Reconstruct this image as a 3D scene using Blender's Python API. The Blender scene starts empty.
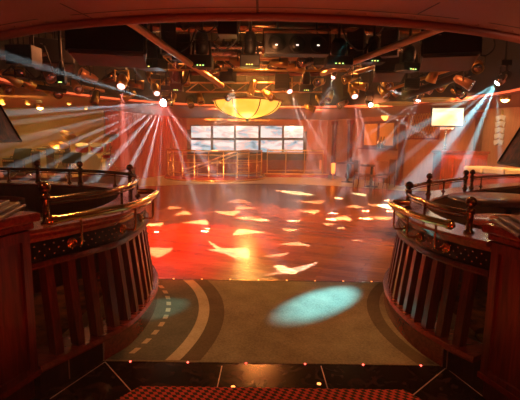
import bpy, bmesh, math, random
from math import sin, cos, pi, radians, sqrt, atan2
from mathutils import Vector, Matrix
random.seed(7)
C = bpy.context.scene.collection
SC = bpy.context.scene

# ------------------------------------------------------------------ camera
FPX = 420.0
CAM = Vector((0, 0, 1.6))
ROT = Matrix.Rotation(pi/2 - radians(8.1), 3, 'X') @ Matrix.Rotation(radians(0.8), 3, 'Z')
def ray(x, y): return ROT @ Vector(((x-260)/FPX, -(y-200)/FPX, -1))
def atY(x, y, Y):
    d = ray(x, y); return CAM + d*(Y/d.y)
def atz(x, y, z=0.0):
    d = ray(x, y); return CAM + d*((z-CAM.z)/d.z)
cd = bpy.data.cameras.new('camera'); co = bpy.data.objects.new('camera', cd); C.objects.link(co)
cd.sensor_width = 36; cd.lens = FPX/520*36; cd.clip_start = 0.05
co.matrix_world = Matrix.Translation(CAM) @ ROT.to_4x4()
SC.camera = co

# ------------------------------------------------------------------ materials
def newmat(n):
    m = bpy.data.materials.new(n); m.use_nodes = True
    nt = m.node_tree; b = nt.nodes['Principled BSDF']
    return m, nt, b
def plain(n, col, rough=.5, metal=0, emit=None, es=0, bump=0, coat=0, alpha=None, trans=0):
    m, nt, b = newmat(n)
    b.inputs['Base Color'].default_value = (*col, 1); b.inputs['Roughness'].default_value = rough
    b.inputs['Metallic'].default_value = metal
    if coat: b.inputs['Coat Weight'].default_value = coat; b.inputs['Coat Roughness'].default_value = .08
    if emit: b.inputs['Emission Color'].default_value = (*emit, 1); b.inputs['Emission Strength'].default_value = es
    if trans: b.inputs['Transmission Weight'].default_value = trans
    tc = nt.nodes.new('ShaderNodeTexCoord'); no = nt.nodes.new('ShaderNodeTexNoise'); no.inputs['Scale'].default_value = 14
    nt.links.new(tc.outputs['Object'], no.inputs['Vector'])
    mr = nt.nodes.new('ShaderNodeMapRange'); mr.inputs[3].default_value = max(0, rough-.06); mr.inputs[4].default_value = min(1, rough+.08)
    nt.links.new(no.outputs['Fac'], mr.inputs[0]); nt.links.new(mr.outputs[0], b.inputs['Roughness'])
    if bump:
        bp = nt.nodes.new('ShaderNodeBump'); bp.inputs['Strength'].default_value = bump; bp.inputs['Distance'].default_value = .01
        nt.links.new(no.outputs['Fac'], bp.inputs['Height']); nt.links.new(bp.outputs[0], b.inputs['Normal'])
    return m
def ramp2(nt, fac, c1, c2, p1=0., p2=1.):
    r = nt.nodes.new('ShaderNodeValToRGB'); e = r.color_ramp.elements
    e[0].position = p1; e[0].color = (*c1, 1); e[1].position = p2; e[1].color = (*c2, 1)
    nt.links.new(fac, r.inputs[0]); return r
def mapped(nt, scale, rot=(0, 0, 0), coord='Object'):
    tc = nt.nodes.new('ShaderNodeTexCoord'); mp = nt.nodes.new('ShaderNodeMapping')
    mp.inputs['Scale'].default_value = scale; mp.inputs['Rotation'].default_value = rot
    nt.links.new(tc.outputs[coord], mp.inputs[0]); return mp
def wood(n, c1, c2, rough=.3, sc=(14, 14, 1.2), coat=.4):
    m, nt, b = newmat(n)
    mp = mapped(nt, sc); no = nt.nodes.new('ShaderNodeTexNoise'); no.inputs['Scale'].default_value = 2.2
    no.inputs['Detail'].default_value = 6; no.inputs['Distortion'].default_value = 1.3
    nt.links.new(mp.outputs[0], no.inputs['Vector'])
    r = ramp2(nt, no.outputs['Fac'], c1, c2, .35, .68); nt.links.new(r.outputs[0], b.inputs['Base Color'])
    b.inputs['Roughness'].default_value = rough
    b.inputs['Coat Weight'].default_value = coat; b.inputs['Coat Roughness'].default_value = .12
    return m
def carpet(n, c1, c2, sc=60):
    m, nt, b = newmat(n)
    mp = mapped(nt, (1, 1, 1)); no = nt.nodes.new('ShaderNodeTexNoise'); no.inputs['Scale'].default_value = sc
    no.inputs['Detail'].default_value = 5; nt.links.new(mp.outputs[0], no.inputs['Vector'])
    no2 = nt.nodes.new('ShaderNodeTexNoise'); no2.inputs['Scale'].default_value = 4; no2.inputs['Detail'].default_value = 4
    nt.links.new(mp.outputs[0], no2.inputs['Vector'])
    ad = nt.nodes.new('ShaderNodeMath'); ad.operation = 'ADD'
    nt.links.new(no.outputs['Fac'], ad.inputs[0]); nt.links.new(no2.outputs['Fac'], ad.inputs[1])
    hf = nt.nodes.new('ShaderNodeMath'); hf.operation = 'MULTIPLY'; hf.inputs[1].default_value = .5; nt.links.new(ad.outputs[0], hf.inputs[0])
    r = ramp2(nt, hf.outputs[0], c1, c2, .38, .64); nt.links.new(r.outputs[0], b.inputs['Base Color'])
    b.inputs['Roughness'].default_value = .95; b.inputs['Specular IOR Level'].default_value = .1
    bp = nt.nodes.new('ShaderNodeBump'); bp.inputs['Strength'].default_value = .5; bp.inputs['Distance'].default_value = .01
    nt.links.new(no.outputs['Fac'], bp.inputs['Height']); nt.links.new(bp.outputs[0], b.inputs['Normal'])
    return m
M = {}
M['wood'] = wood('mahogany', (.10, .012, .008), (.24, .034, .018))
M['wood_h'] = wood('mahogany_flat', (.19, .022, .013), (.34, .048, .026), .22, (3, 14, 14), .7)
M['wood_dark'] = wood('dark_mahogany', (.07, .014, .009), (.13, .03, .018), .35)
M['brass'] = plain('brass', (.86, .56, .20), .16, 1)
M['bronze'] = plain('dark_bronze', (.30, .17, .08), .18, 1)
M['gold'] = plain('gold_metal', (.75, .45, .14), .3, 1)
M['black'] = plain('black_paint', (.012, .011, .012), .45)
M['black_metal'] = plain('black_metal', (.03, .028, .028), .38, .6)
M['studband'] = plain('dark_steel', (.05, .04, .04), .35, .8)
M['stud'] = plain('steel_stud', (.75, .66, .58), .2, 1)
M['steel'] = plain('steel', (.55, .5, .47), .25, 1)
M['red_tube'] = plain('painted_pipe', (.70, .34, .17), .3, .4)
M['soffit'] = plain('painted_panel', (.40, .16, .10), .5, 0, bump=.05)
M['seam'] = plain('seam', (.08, .03, .02), .6)
M['ceil_dark'] = plain('dark_ceiling', (.05, .035, .03), .8)
M['ceil'] = plain('plaster_ceiling', (.45, .25, .13), .7)
M['wall_amber'] = plain('amber_wall', (.50, .33, .14), .7, bump=.1)
M['wall_red'] = plain('red_wall', (.50, .16, .09), .65)
M['wall_orange'] = wood('panelled_wall', (.42, .17, .08), (.52, .22, .10), .5, (3, 3, .6), .1)
M['curtain'] = plain('red_velvet', (.40, .10, .065), .85)
M['tile'] = plain('pale_tile', (.62, .56, .30), .3)
M['dial'] = plain('green_led', (.1, .3, .05), .4, 0, (.55, 1, .25), 2.2)
M['dial_y'] = plain('yellow_led', (.3, .2, .05), .4, 0, (1, .75, .15), 2.5)
M['white_lens'] = plain('white_lens', (.8, .9, 1), .1, 0, (.62, .92, 1), 40)
M['pink_lens'] = plain('pink_lens', (1, .6, .6), .1, 0, (1, .45, .42), 4)
M['warm_lens'] = plain('warm_lens', (1, .7, .3), .1, 0, (1, .62, .16), 26)
M['warm_dim'] = plain('warm_dim_lens', (1, .7, .3), .1, 0, (1, .5, .12), 5)
M['glint'] = plain('blinder_bulb', (.9, .85, .8), .1, 0, (1, .8, .7), 1.5)  # glowing colour for the glints painted on the unlit lamp bank
M['led_red'] = plain('red_led', (1, .1, .1), .3, 0, (1, .10, .07), 6)
M['led_amber'] = plain('amber_led', (1, .4, .1), .3, 0, (1, .32, .08), 3)
M['neon'] = plain('red_neon', (.9, .2, .1), .3, 0, (1, .16, .05), 1.1)
M['screen_frame'] = plain('screen_bezel', (.05, .04, .04), .4)
M['mirror'] = plain('mirror_glass', (.7, .6, .55), .05, 1)
M['grey_cloth'] = plain('grey_speaker_cloth', (.10, .085, .06), .8)
M['drum_red'] = plain('red_drum_shell', (.6, .05, .03), .25)
M['drum_skin'] = plain('drum_skin', (.7, .62, .5), .5)
M['chair_cloth'] = plain('brown_upholstery', (.20, .07, .04), .8)
M['stone'] = plain('pale_stone', (.36, .22, .14), .6)
M['picture'] = plain('amber_picture', (.8, .4, .1), .5, 0, (1, .5, .1), .06)  # slight amber glow put into the picture's own colour
M['glow'] = plain('glowing_sconce', (1, .6, .2), .4, 0, (1, .42, .08), 3.0)
M['candle'] = plain('orange_glass', (1, .3, .05), .3, 0, (1, .22, .02), 2.2)

def glassmat():
    m, nt, b = newmat('clear_glass')
    out = nt.nodes['Material Output']
    tr = nt.nodes.new('ShaderNodeBsdfTransparent'); gl = nt.nodes.new('ShaderNodeBsdfGlossy'); mx = nt.nodes.new('ShaderNodeMixShader')
    tr.inputs[0].default_value = (.93, .86, .8, 1); gl.inputs['Roughness'].default_value = .05; mx.inputs[0].default_value = .12
    nt.links.new(tr.outputs[0], mx.inputs[1]); nt.links.new(gl.outputs[0], mx.inputs[2]); nt.links.new(mx.outputs[0], out.inputs['Surface'])
    return m
M['glass'] = glassmat()

def marble():
    m, nt, b = newmat('black_marble')
    mp = mapped(nt, (1, 1, 1)); no = nt.nodes.new('ShaderNodeTexNoise'); no.inputs['Scale'].default_value = 7
    no.inputs['Detail'].default_value = 9; no.inputs['Distortion'].default_value = 1.6; nt.links.new(mp.outputs[0], no.inputs['Vector'])
    r = ramp2(nt, no.outputs['Fac'], (.003, .0025, .0025), (.045, .018, .013), .5, .8); nt.links.new(r.outputs[0], b.inputs['Base Color'])
    b.inputs['Roughness'].default_value = .2; b.inputs['Specular IOR Level'].default_value = .04
    return m
M['marble'] = marble()

def dance():
    m, nt, b = newmat('polished_parquet')
    mp = mapped(nt, (1, 1, 1), (0, 0, radians(24)))
    br = nt.nodes.new('ShaderNodeTexBrick'); br.inputs['Scale'].default_value = 1
    br.inputs['Brick Width'].default_value = .9; br.inputs['Row Height'].default_value = .11; br.inputs['Mortar Size'].default_value = .003
    br.inputs['Color1'].default_value = (.36, .12, .045, 1); br.inputs['Color2'].default_value = (.25, .075, .028, 1); br.inputs['Mortar'].default_value = (.10, .03, .015, 1)
    nt.links.new(mp.outputs[0], br.inputs['Vector'])
    mp2 = mapped(nt, (3, 30, 3), (0, 0, radians(24))); no = nt.nodes.new('ShaderNodeTexNoise'); no.inputs['Scale'].default_value = 1.4; no.inputs['Detail'].default_value = 6
    nt.links.new(mp2.outputs[0], no.inputs['Vector'])
    r = ramp2(nt, no.outputs['Fac'], (.7, .65, .6), (1.15, 1.1, 1.05), .3, .7)
    mx = nt.nodes.new('ShaderNodeMix'); mx.data_type = 'RGBA'; mx.blend_type = 'MULTIPLY'; mx.inputs[0].default_value = 1
    nt.links.new(br.outputs['Color'], mx.inputs[6]); nt.links.new(r.outputs[0], mx.inputs[7]); nt.links.new(mx.outputs[2], b.inputs['Base Color'])
    b.inputs['Roughness'].default_value = .22
    no3 = nt.nodes.new('ShaderNodeTexNoise'); no3.inputs['Scale'].default_value = 2.5
    bp = nt.nodes.new('ShaderNodeBump'); bp.inputs['Strength'].default_value = .06; bp.inputs['Distance'].default_value = .02
    nt.links.new(no.outputs['Fac'], bp.inputs['Height']); nt.links.new(bp.outputs[0], b.inputs['Normal'])
    return m
M['dance'] = dance()

def houndstooth():
    m, nt, b = newmat('red_black_check_carpet')
    mp = mapped(nt, (1, 1, 1), (0, 0, 0))
    # shear the checks a little so that they lean like a houndstooth
    sx = nt.nodes.new('ShaderNodeSeparateXYZ'); nt.links.new(mp.outputs[0], sx.inputs[0])
    mu = nt.nodes.new('ShaderNodeMath'); mu.operation = 'MULTIPLY_ADD'; mu.inputs[1].default_value = .55
    nt.links.new(sx.outputs[1], mu.inputs[0]); nt.links.new(sx.outputs[0], mu.inputs[2])
    cx = nt.nodes.new('ShaderNodeCombineXYZ'); nt.links.new(mu.outputs[0], cx.inputs[0]); nt.links.new(sx.outputs[1], cx.inputs[1])
    ck = nt.nodes.new('ShaderNodeTexChecker'); ck.inputs['Scale'].default_value = 36
    ck.inputs['Color1'].default_value = (.62, .07, .05, 1); ck.inputs['Color2'].default_value = (.012, .006, .006, 1)
    nt.links.new(cx.outputs[0], ck.inputs['Vector']); nt.links.new(ck.outputs['Color'], b.inputs['Base Color'])
    b.inputs['Roughness'].default_value = .95
    return m
M['check'] = houndstooth()
M['carpet'] = carpet('olive_carpet', (.20, .18, .11), (.36, .32, .20))
M['carpet_dark'] = carpet('brown_carpet', (.11, .085, .05), (.16, .13, .08))
M['carpet_grey'] = carpet('grey_green_carpet', (.10, .11, .085), (.17, .175, .13))
M['carpet_light'] = carpet('beige_carpet', (.46, .40, .25), (.6, .54, .36))
M['carpet_red'] = carpet('patterned_red_carpet', (.014, .003, .003), (.20, .06, .012), 8)

def screenmat(n, seed, strength=1.0, cream=False):
    """a video frame on a lit screen: pale with blue and rose streaks"""
    m, nt, b = newmat(n)
    mp = mapped(nt, (1.6, 1, 4.0), (0, radians(28), 0)); mp.inputs['Location'].default_value = (seed*3.1, 0, seed*1.7)
    no = nt.nodes.new('ShaderNodeTexNoise'); no.inputs['Scale'].default_value = .75; no.inputs['Detail'].default_value = 3; no.inputs['Distortion'].default_value = .5
    nt.links.new(mp.outputs[0], no.inputs['Vector'])
    r = nt.nodes.new('ShaderNodeValToRGB'); e = r.color_ramp.elements
    if cream:
        e[0].position = .3; e[0].color = (.95, .62, .25, 1); e[1].position = .6; e[1].color = (1, .92, .66, 1)
    else:
        e[0].position = .30; e[0].color = (.10, .24, .34, 1); e[1].position = .56; e[1].color = (1, .97, .93, 1)
        k = e.new(.40); k.color = (.45, .70, .80, 1); k = e.new(.47); k.color = (.95, .62, .58, 1)
    nt.links.new(no.outputs['Fac'], r.inputs[0])
    b.inputs['Base Color'].default_value = (.02, .02, .02, 1); b.inputs['Roughness'].default_value = .15
    nt.links.new(r.outputs[0], b.inputs['Emission Color']); b.inputs['Emission Strength'].default_value = strength
    return m
def domemat():
    m, nt, b = newmat('amber_alabaster')
    b.inputs['Base Color'].default_value = (.9, .55, .15, 1); b.inputs['Roughness'].default_value = .4
    mp = mapped(nt, (1, 1, 1)); no = nt.nodes.new('ShaderNodeTexNoise'); no.inputs['Scale'].default_value = 3; no.inputs['Detail'].default_value = 3
    nt.links.new(mp.outputs[0], no.inputs['Vector'])
    r = ramp2(nt, no.outputs['Fac'], (1, .40, .02), (1, .66, .10), .3, .7); nt.links.new(r.outputs[0], b.inputs['Emission Color'])
    b.inputs['Emission Strength'].default_value = 1.35
    return m
M['dome'] = domemat()
def shademat():
    m, nt, b = newmat('dark_mica_shade')
    mp = mapped(nt, (1, 1, 1)); no = nt.nodes.new('ShaderNodeTexNoise'); no.inputs['Scale'].default_value = 22; no.inputs['Detail'].default_value = 5
    nt.links.new(mp.outputs[0], no.inputs['Vector'])
    r = ramp2(nt, no.outputs['Fac'], (.035, .010, .009), (.30, .07, .045), .38, .72); nt.links.new(r.outputs[0], b.inputs['Base Color'])
    b.inputs['Roughness'].default_value = .45
    return m
M['shade'] = shademat()

# ------------------------------------------------------------------ mesh builder
class MB:
    def __init__(s): s.v = []; s.f = []; s.sm = []
    def add(s, vs, fs, smooth=False):
        o = len(s.v); s.v += [tuple(v) for v in vs]
        for f in fs: s.f.append([i+o for i in f]); s.sm.append(smooth)
        return s
    def box(s, c, size, rz=0, mat=None):
        x, y, z = size[0]/2, size[1]/2, size[2]/2
        pts = [Vector((a*x, b*y, d*z)) for a in (-1, 1) for b in (-1, 1) for d in (-1, 1)]
        R = mat if mat is not None else Matrix.Rotation(rz, 3, 'Z')
        return s.add([R @ p + Vector(c) for p in pts], [(0, 1, 3, 2), (4, 6, 7, 5), (0, 4, 5, 1), (2, 3, 7, 6), (0, 2, 6, 4), (1, 5, 7, 3)])
    def hexa(s, lo, hi):
        """lo, hi: four points each, same winding"""
        vs = list(lo)+list(hi); n = len(lo)
        fs = [tuple(range(n))[::-1], tuple(range(n, 2*n))] + [(i, (i+1) % n, n+(i+1) % n, n+i) for i in range(n)]
        return s.add(vs, fs)
    def prism(s, poly, z0, z1):
        return s.hexa([(p[0], p[1], z0) for p in poly], [(p[0], p[1], z1) for p in poly])
    def tube(s, pts, r, n=10, caps=True):
        pts = [Vector(p) for p in pts]; rs = r if isinstance(r, (list, tuple)) else [r]*len(pts)
        t = (pts[1]-pts[0]).normalized(); up = Vector((0, 0, 1)) if abs(t.z) < .9 else Vector((1, 0, 0))
        nn = t.cross(up).normalized(); rings = []
        for i, p in enumerate(pts):
            a = pts[max(0, i-1)]; b = pts[min(len(pts)-1, i+1)]; tt = (b-a).normalized()
            nn = (nn - tt*nn.dot(tt)).normalized(); bb = tt.cross(nn)
            rings.append([p+(nn*cos(2*pi*k/n)+bb*sin(2*pi*k/n))*rs[i] for k in range(n)])
        vs = [q for rg in rings for q in rg]
        fs = [(i*n+k, i*n+(k+1) % n, (i+1)*n+(k+1) % n, (i+1)*n+k) for i in range(len(pts)-1) for k in range(n)]
        s.add(vs, fs, True)
        if caps:
            s.add(rings[0], [tuple(range(n))[::-1]]); s.add(rings[-1], [tuple(range(n))])
        return s
    def lathe(s, prof, c=(0, 0, 0), n=20, mat=None, a0=0, a1=2*pi):
        full = abs(a1-a0-2*pi) < 1e-6; m = n if full else n+1
        R = mat or Matrix.Identity(3); vs = []
        for (r, z) in prof:
            for k in range(m):
                a = a0+(a1-a0)*k/n; vs.append(R @ Vector((r*cos(a), r*sin(a), z)) + Vector(c))
        fs = []
        for i in range(len(prof)-1):
            for k in range(n):
                k2 = (k+1) % m
                fs.append((i*m+k, i*m+k2, (i+1)*m+k2, (i+1)*m+k))
        return s.add(vs, fs, True)
    def ball(s, c, r, n=14, sz=1.0):
        return s.lathe([(r*sin(pi*i/8) + (1e-4 if i in (0, 8) else 0), -r*cos(pi*i/8)*sz) for i in range(9)], c, n)
    def cyl(s, a, b, r, n=16, r2=None):
        return s.tube([a, b], [r, r if r2 is None else r2], n)
    def sweep(s, path, nrm, prof, i0=0, i1=None, smooth=True):
        """prof: closed list of (offset along the outward normal, z) swept along a plan path"""
        i1 = len(path)-1 if i1 is None else i1
        n = len(prof); vs = []
        for i in range(i0, i1+1):
            for (o, z) in prof: vs.append((path[i].x+nrm[i].x*o, path[i].y+nrm[i].y*o, z))
        m = i1-i0+1
        for j in range(n):   # separate strips keep the profile's corners sharp
            j2 = (j+1) % n; st = []
            for i in range(m): st += [vs[i*n+j], vs[i*n+j2]]
            s.add(st, [(2*i, 2*i+1, 2*i+3, 2*i+2) for i in range(m-1)], smooth)
        s.add(vs[:n], [tuple(range(n))]); s.add(vs[-n:], [tuple(range(n))[::-1]])
        return s
    def build(s, name, mat, parent=None, bevel=0, loc=None):
        me = bpy.data.meshes.new(name); me.from_pydata(s.v, [], s.f)
        me.polygons.foreach_set('use_smooth', s.sm)
        bm = bmesh.new(); bm.from_mesh(me); bmesh.ops.recalc_face_normals(bm, faces=bm.faces); bm.to_mesh(me); bm.free()
        me.materials.append(M[mat] if isinstance(mat, str) else mat)
        o = bpy.data.objects.new(name, me); C.objects.link(o)
        if parent is not None: o.parent = parent
        if loc is not None: o.location = loc
        if bevel:
            b = o.modifiers.new('bevel', 'BEVEL'); b.width = bevel; b.segments = 2; b.limit_method = 'ANGLE'
        return o

def tag(o, label=None, cat=None, group=None, kind=None):
    if label: o['label'] = label
    if cat: o['category'] = cat
    if group: o['group'] = group
    if kind: o['kind'] = kind
    return o
def thing(name, label, cat, loc=(0, 0, 0), rz=0, group=None):
    o = bpy.data.objects.new(name, None); C.objects.link(o); o.empty_display_size = .1
    o.location = loc; o.rotation_euler = (0, 0, rz)
    return tag(o, label, cat, group)
def dup(root, loc, rz=None, label=None, rot=None):
    def cp(o, par):
        c = o.copy(); C.objects.link(c)
        if par is not None: c.parent = par
        for ch in list(o.children):
            if ch.name in SNAP[root.name]: cp(ch, c)
        return c
    SNAP[root.name] = set(x.name for x in root.children_recursive)
    r = cp(root, None); r.location = loc
    if rz is not None: r.rotation_euler = (0, 0, rz)
    if rot is not None: r.rotation_euler = rot
    if label: r['label'] = label
    return r
SNAP = {}
def struct(name, mb, mat, label=None):
    o = mb.build(name, mat); o['kind'] = 'structure'
    if label: o['label'] = label
    return o
def cat_rom(pts, per=10):
    P = [Vector(p) for p in pts]; P = [2*P[0]-P[1]]+P+[2*P[-1]-P[-2]]; out = []
    for i in range(1, len(P)-2):
        for k in range(per):
            t = k/per; a, b, c, d = P[i-1], P[i], P[i+1], P[i+2]
            out.append(.5*((2*b)+(c-a)*t+(2*a-5*b+4*c-d)*t*t+(3*b-a-3*c+d)*t**3))
    out.append(P[-2]); return out

# ================================================================== SETTING
RC = Vector((.08, 8.48)); RR = 4.88; ZC = 2.6; ZT = 3.85
def circ(c, r, n=72, a0=0, a1=2*pi): return [(c[0]+r*cos(a0+(a1-a0)*i/n), c[1]+r*sin(a0+(a1-a0)*i/n)) for i in range(n)]

struct('floor', MB().prism([(-12, -1.5), (12, -1.5), (12, 23), (-12, 23)], -.12, -.02), 'marble')
mfl = MB().prism([(-6, -1.4), (6, -1.4), (6, 2.845), (-6, 2.845)], -.02, 0)
struct('floor_marble', mfl, 'marble')
# pale inlay joints in the marble
def strip(mb, a, b, w, z=.002):
    a = Vector(a[:2]); b = Vector(b[:2]); d = (b-a).normalized(); n = Vector((-d.y, d.x))*w/2
    mb.hexa([(*(a+n), 0), (*(a-n), 0), (*(b-n), 0), (*(b+n), 0)], [(*(a+n), z), (*(a-n), z), (*(b-n), z), (*(b+n), z)])
mb = MB()
for a, b in (((222, 366), (216, 393)), ((321, 366), (329, 393)), ((105, 362), (131, 391)), ((105, 362), (50, 399)), ((446, 368), (412, 396)), ((446, 368), (486, 399))):
    strip(mb, atz(*a), atz(*b), .007)
struct('trim_1', mb, plain('pale_joint', (.5, .36, .28), .5))
# runner between the two balustrades
CL = Vector((-2.52, 3.55)); CRt = Vector((2.80, 3.55))
run = thing('carpet_runner', 'olive beige carpet strip between the curved balustrades, lit by a cyan spot', 'carpet', (.1, 3.75, 0))
def rel(mb, o=run):
    mb.v = [(x-o.location.x, y-o.location.y, z-o.location.z) for x, y, z in mb.v]; return mb
rel(MB().prism([(-1.6, 2.845), (1.85, 2.845), (1.85, 4.65), (-1.6, 4.65)], -.01, .004)).build('pile', 'carpet', run)
def ringband(c, r0, r1, z, y0=2.86, y1=4.64, sgn=1, n=60):
    mb = MB(); pts = []
    for i in range(n+1):
        y = y0+(y1-y0)*i/n
        row = []
        for r in (r0, r1):
            q = r*r-(y-c.y)**2
            row.append(c.x+sgn*sqrt(max(q, .01)))
        pts.append((row[0], row[1], y))
    vs = []
    for a, b, y in pts: vs += [(a, y, z), (b, y, z)]
    mb.add(vs, [(2*i, 2*i+1, 2*i+3, 2*i+2) for i in range(n)]); return mb
rel(ringband(CL, 1.5, 1.98, .0055)).build('inner_field', 'carpet_grey', run)
o = rel(ringband(CL, 1.97, 2.07, .007)).build('light_stripe', 'carpet_light', run); o['label'] = 'pale curved stripe'
o = rel(ringband(CL, 2.07, 2.21, .007)).build('dark_stripe', 'carpet_dark', run); o['label'] = 'dark brown curved stripe'
o = rel(ringband(CRt, 1.66, 1.78, .007, sgn=-1)).build('dark_stripe', 'carpet_dark', run); o['label'] = 'dark brown curved stripe by the right balustrade'
for k in range(11):   # row of cast light dashes along the left balustrade, painted as pale carpet
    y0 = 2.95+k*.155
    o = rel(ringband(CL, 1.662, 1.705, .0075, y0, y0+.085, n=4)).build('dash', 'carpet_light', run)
# checked mat at the bottom
ck = MB().prism([(-.76, 2.535), (.95, 2.535), (1.75, 1.55), (1.75, -1.2), (-1.5, -1.2), (-1.5, 1.55)], -.005, .006).build('check_carpet', 'check')
tag(ck, 'red and black checked carpet bordered by black marble at the bottom edge', 'carpet')
# dance floor
dfp = [p for p in circ((.3, 8.6), 6.9, 120)]
poly = []
xs = sqrt(6.9**2-(8.6-4.65)**2)
for i in range(120+1):
    a0 = atan2(4.65-8.6, xs); a = a0+(pi-2*a0)*i/120
    poly.append((.3+6.9*cos(a), 8.6+6.9*sin(a)))
struct('floor_dance', MB().prism(poly, -.02, .004), 'dance', 'polished reddish parquet dance floor')
struct('trim_2', MB().prism([(-1.3, 4.635), (1.5, 4.635), (1.5, 4.665), (-1.3, 4.665)], -.01, .008), 'bronze')
struct('floor_tile', MB().prism([(-6.0, 14.2), (6, 14.2), (6, 22), (-6, 22)], -.02, .0), 'tile')
mb = MB(); mb.prism([(-11, 2.846), (-1.6, 2.846), (-1.6, 4.65), (-4.5, 4.65), (-7, 9), (-6, 14.2), (-6, 22), (-11, 22)], -.02, -.002)
mb.prism([(1.85, 2.846), (11, 2.846), (11, 22), (6, 22), (6, 14.2), (7.3, 9), (5, 4.65), (1.85, 4.65)], -.02, -.002)
struct('floor_carpet', mb, 'carpet_red')
# ceiling with the round recess over the dance floor
def ceil_ring(mb, z, r, outer):
    n = 96; vs = []
    for i in range(n):
        a = 2*pi*i/n; c, s_ = cos(a), sin(a)
        vs.append((RC.x+r*c, RC.y+r*s_, z))
        t = min((outer[1]-RC.x)/c if c > 1e-6 else ((outer[0]-RC.x)/c if c < -1e-6 else 1e9), (outer[3]-RC.y)/s_ if s_ > 1e-6 else ((outer[2]-RC.y)/s_ if s_ < -1e-6 else 1e9))
        vs.append((RC.x+t*c, RC.y+t*s_, z))
    mb.add(vs, [(2*i, 2*i+1, 2*((i+1) % n)+1, 2*((i+1) % n)) for i in range(n)])
    return mb
struct('ceiling', ceil_ring(MB(), ZC, RR, (-12, 12, -1.5, 23)), 'soffit')
rw = MB(); n = 96
rw.lathe([(RR, ZC-.002), (RR, ZT)], (RC.x, RC.y, 0), 96)
struct('ceiling_recess_side', rw, 'ceil_dark')
struct('ceiling_recess', MB().prism(circ(RC, RR+.05, 72), ZT, ZT+.05), 'ceil_dark')
# edge band of the near bulkhead with rivets and seams
mb = MB(); mb.lathe([(RR-.03, ZC-.03), (RR+.10, ZC-.03), (RR+.10, ZC), (RR-.03, ZC), (RR-.03, ZC-.03)], (RC.x, RC.y, 0), 120)
struct('trim_3', mb, plain('bulkhead_edge', (.34, .10, .06), .5))
mb = MB()
for i in range(150):
    a = 2*pi*i/150; mb.ball((RC.x+(RR+.16)*cos(a), RC.y+(RR+.16)*sin(a), ZC), .011, 6)
for i in range(60):
    a = -pi/2+(i-30)*.035; mb.ball((RC.x+(RR+1.05)*cos(a), RC.y+(RR+1.05)*sin(a), ZC), .012, 6)
struct('trim_4', mb, plain('rivet', (.55, .3, .2), .3, .8))
mb = MB()
def arcstrip(r0, r1, a0, a1, z, n=40):
    vs = []
    for i in range(n+1):
        a = a0+(a1-a0)*i/n
        vs += [(RC.x+r0*cos(a), RC.y+r0*sin(a), z), (RC.x+r1*cos(a), RC.y+r1*sin(a), z)]
    mb.add(vs, [(2*i, 2*i+1, 2*i+3, 2*i+2) for i in range(n)])
def seam(p, q, w=.018):
    p = Vector(p); q = Vector(q); d = (q-p).normalized(); nn = Vector((-d.y, d.x))*w/2
    mb.add([(*(p+nn), ZC-.003), (*(p-nn), ZC-.003), (*(q-nn), ZC-.003), (*(q+nn), ZC-.003)], [(0, 1, 2, 3)])
arcstrip(RR+.235, RR+.255, -pi/2-.33, -pi/2+.30, ZC-.003)
arcstrip(RR+.235, RR+.255, -pi/2-.9, -pi/2-.40, ZC-.003)
arcstrip(RR+.235, RR+.255, -pi/2+.36, -pi/2+.9, ZC-.003)
for x in (-.04,): seam((x, 3.55), (x, 2.2))
seam(atz(92, 18, ZC).xy, atz(60, 3, ZC).xy); seam(atz(417, 14, ZC).xy, atz(440, 2, ZC).xy)
struct('trim_5', mb, 'seam')
# bright red line at the top left corner of the bulkhead and glowing far rim of the recess
mb = MB()
rim = []
for i in range(61):
    a = radians(-18)+radians(216)*i/60
    rim.append((RC.x+(RR-.04)*cos(a), RC.y+(RR-.04)*sin(a), ZC+.03))
mb.tube(rim, .024, 8)
o = mb.build('neon_tube', 'neon'); tag(o, 'glowing red light tube along the far rim of the round ceiling recess', 'light')
# walls
def wallseg(name, a, b, z0, z1, mat, t=.15, side=1):
    a = Vector(a); b = Vector(b); d = (b-a).normalized(); n_ = Vector((-d.y, d.x))*t*side
    return struct(name, MB().prism([a, b, b+n_, a+n_], z0, z1), mat)
wallseg('wall_left', (-10, -1.4), (-10, 15), 0, ZC, 'wall_amber')
wallseg('wall_back_left', (-10, 15), (-5.6, 15.2), 0, ZC, 'wall_amber')
wallseg('wall_back', (-3.6, 20.4), (3.2, 20.4), 0, ZC, 'wall_red')
wallseg('wall_back_right', (3.2, 20.4), (8.4, 8.6), 0, ZC, 'wall_orange')
wallseg('wall_right', (8.4, 8.6), (9.5, -1.4), 0, ZC, 'wall_orange')
wallseg('wall_front', (9.5, -1.4), (-10, -1.4), 0, ZC, 'wall_red')
# folded velvet wall between the stage and the screens
mb = MB(); fold = []
A = Vector((-5.6, 15.2)); B = Vector((-3.6, 20.4)); d = (B-A); nn = Vector((d.y, -d.x)).normalized()
for i in range(121):
    t = i/120; fold.append(A+d*t+nn*(.05+.05*sin(i*1.05)))
vs = []
for p in fold: vs += [(p.x, p.y, 0), (p.x, p.y, ZC)]
mb.add(vs, [(2*i, 2*i+1, 2*i+3, 2*i+2) for i in range(120)], True)
struct('wall_curtain', mb, 'curtain', 'red velvet folds between the stage and the screens')

# ================================================================== BALUSTRADES
def frame(path, side):
    nr = []
    for i, p in enumerate(path):
        a = path[max(0, i-1)]; b = path[min(len(path)-1, i+1)]; t = (b-a).normalized()
        nr.append(Vector((t.y, -t.x))*side)
    return nr
def resample(path, step):
    out = [path[0].copy()]; acc = 0
    for a, b in zip(path, path[1:]):
        L = (b-a).length; pos = step-acc
        while pos <= L:
            out.append(a+(b-a)*(pos/L)); pos += step
        acc = (acc+L) % step
    return out
def near(path, p):
    p = Vector(p); return min(range(len(path)), key=lambda i: (path[i]-p).length)

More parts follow.
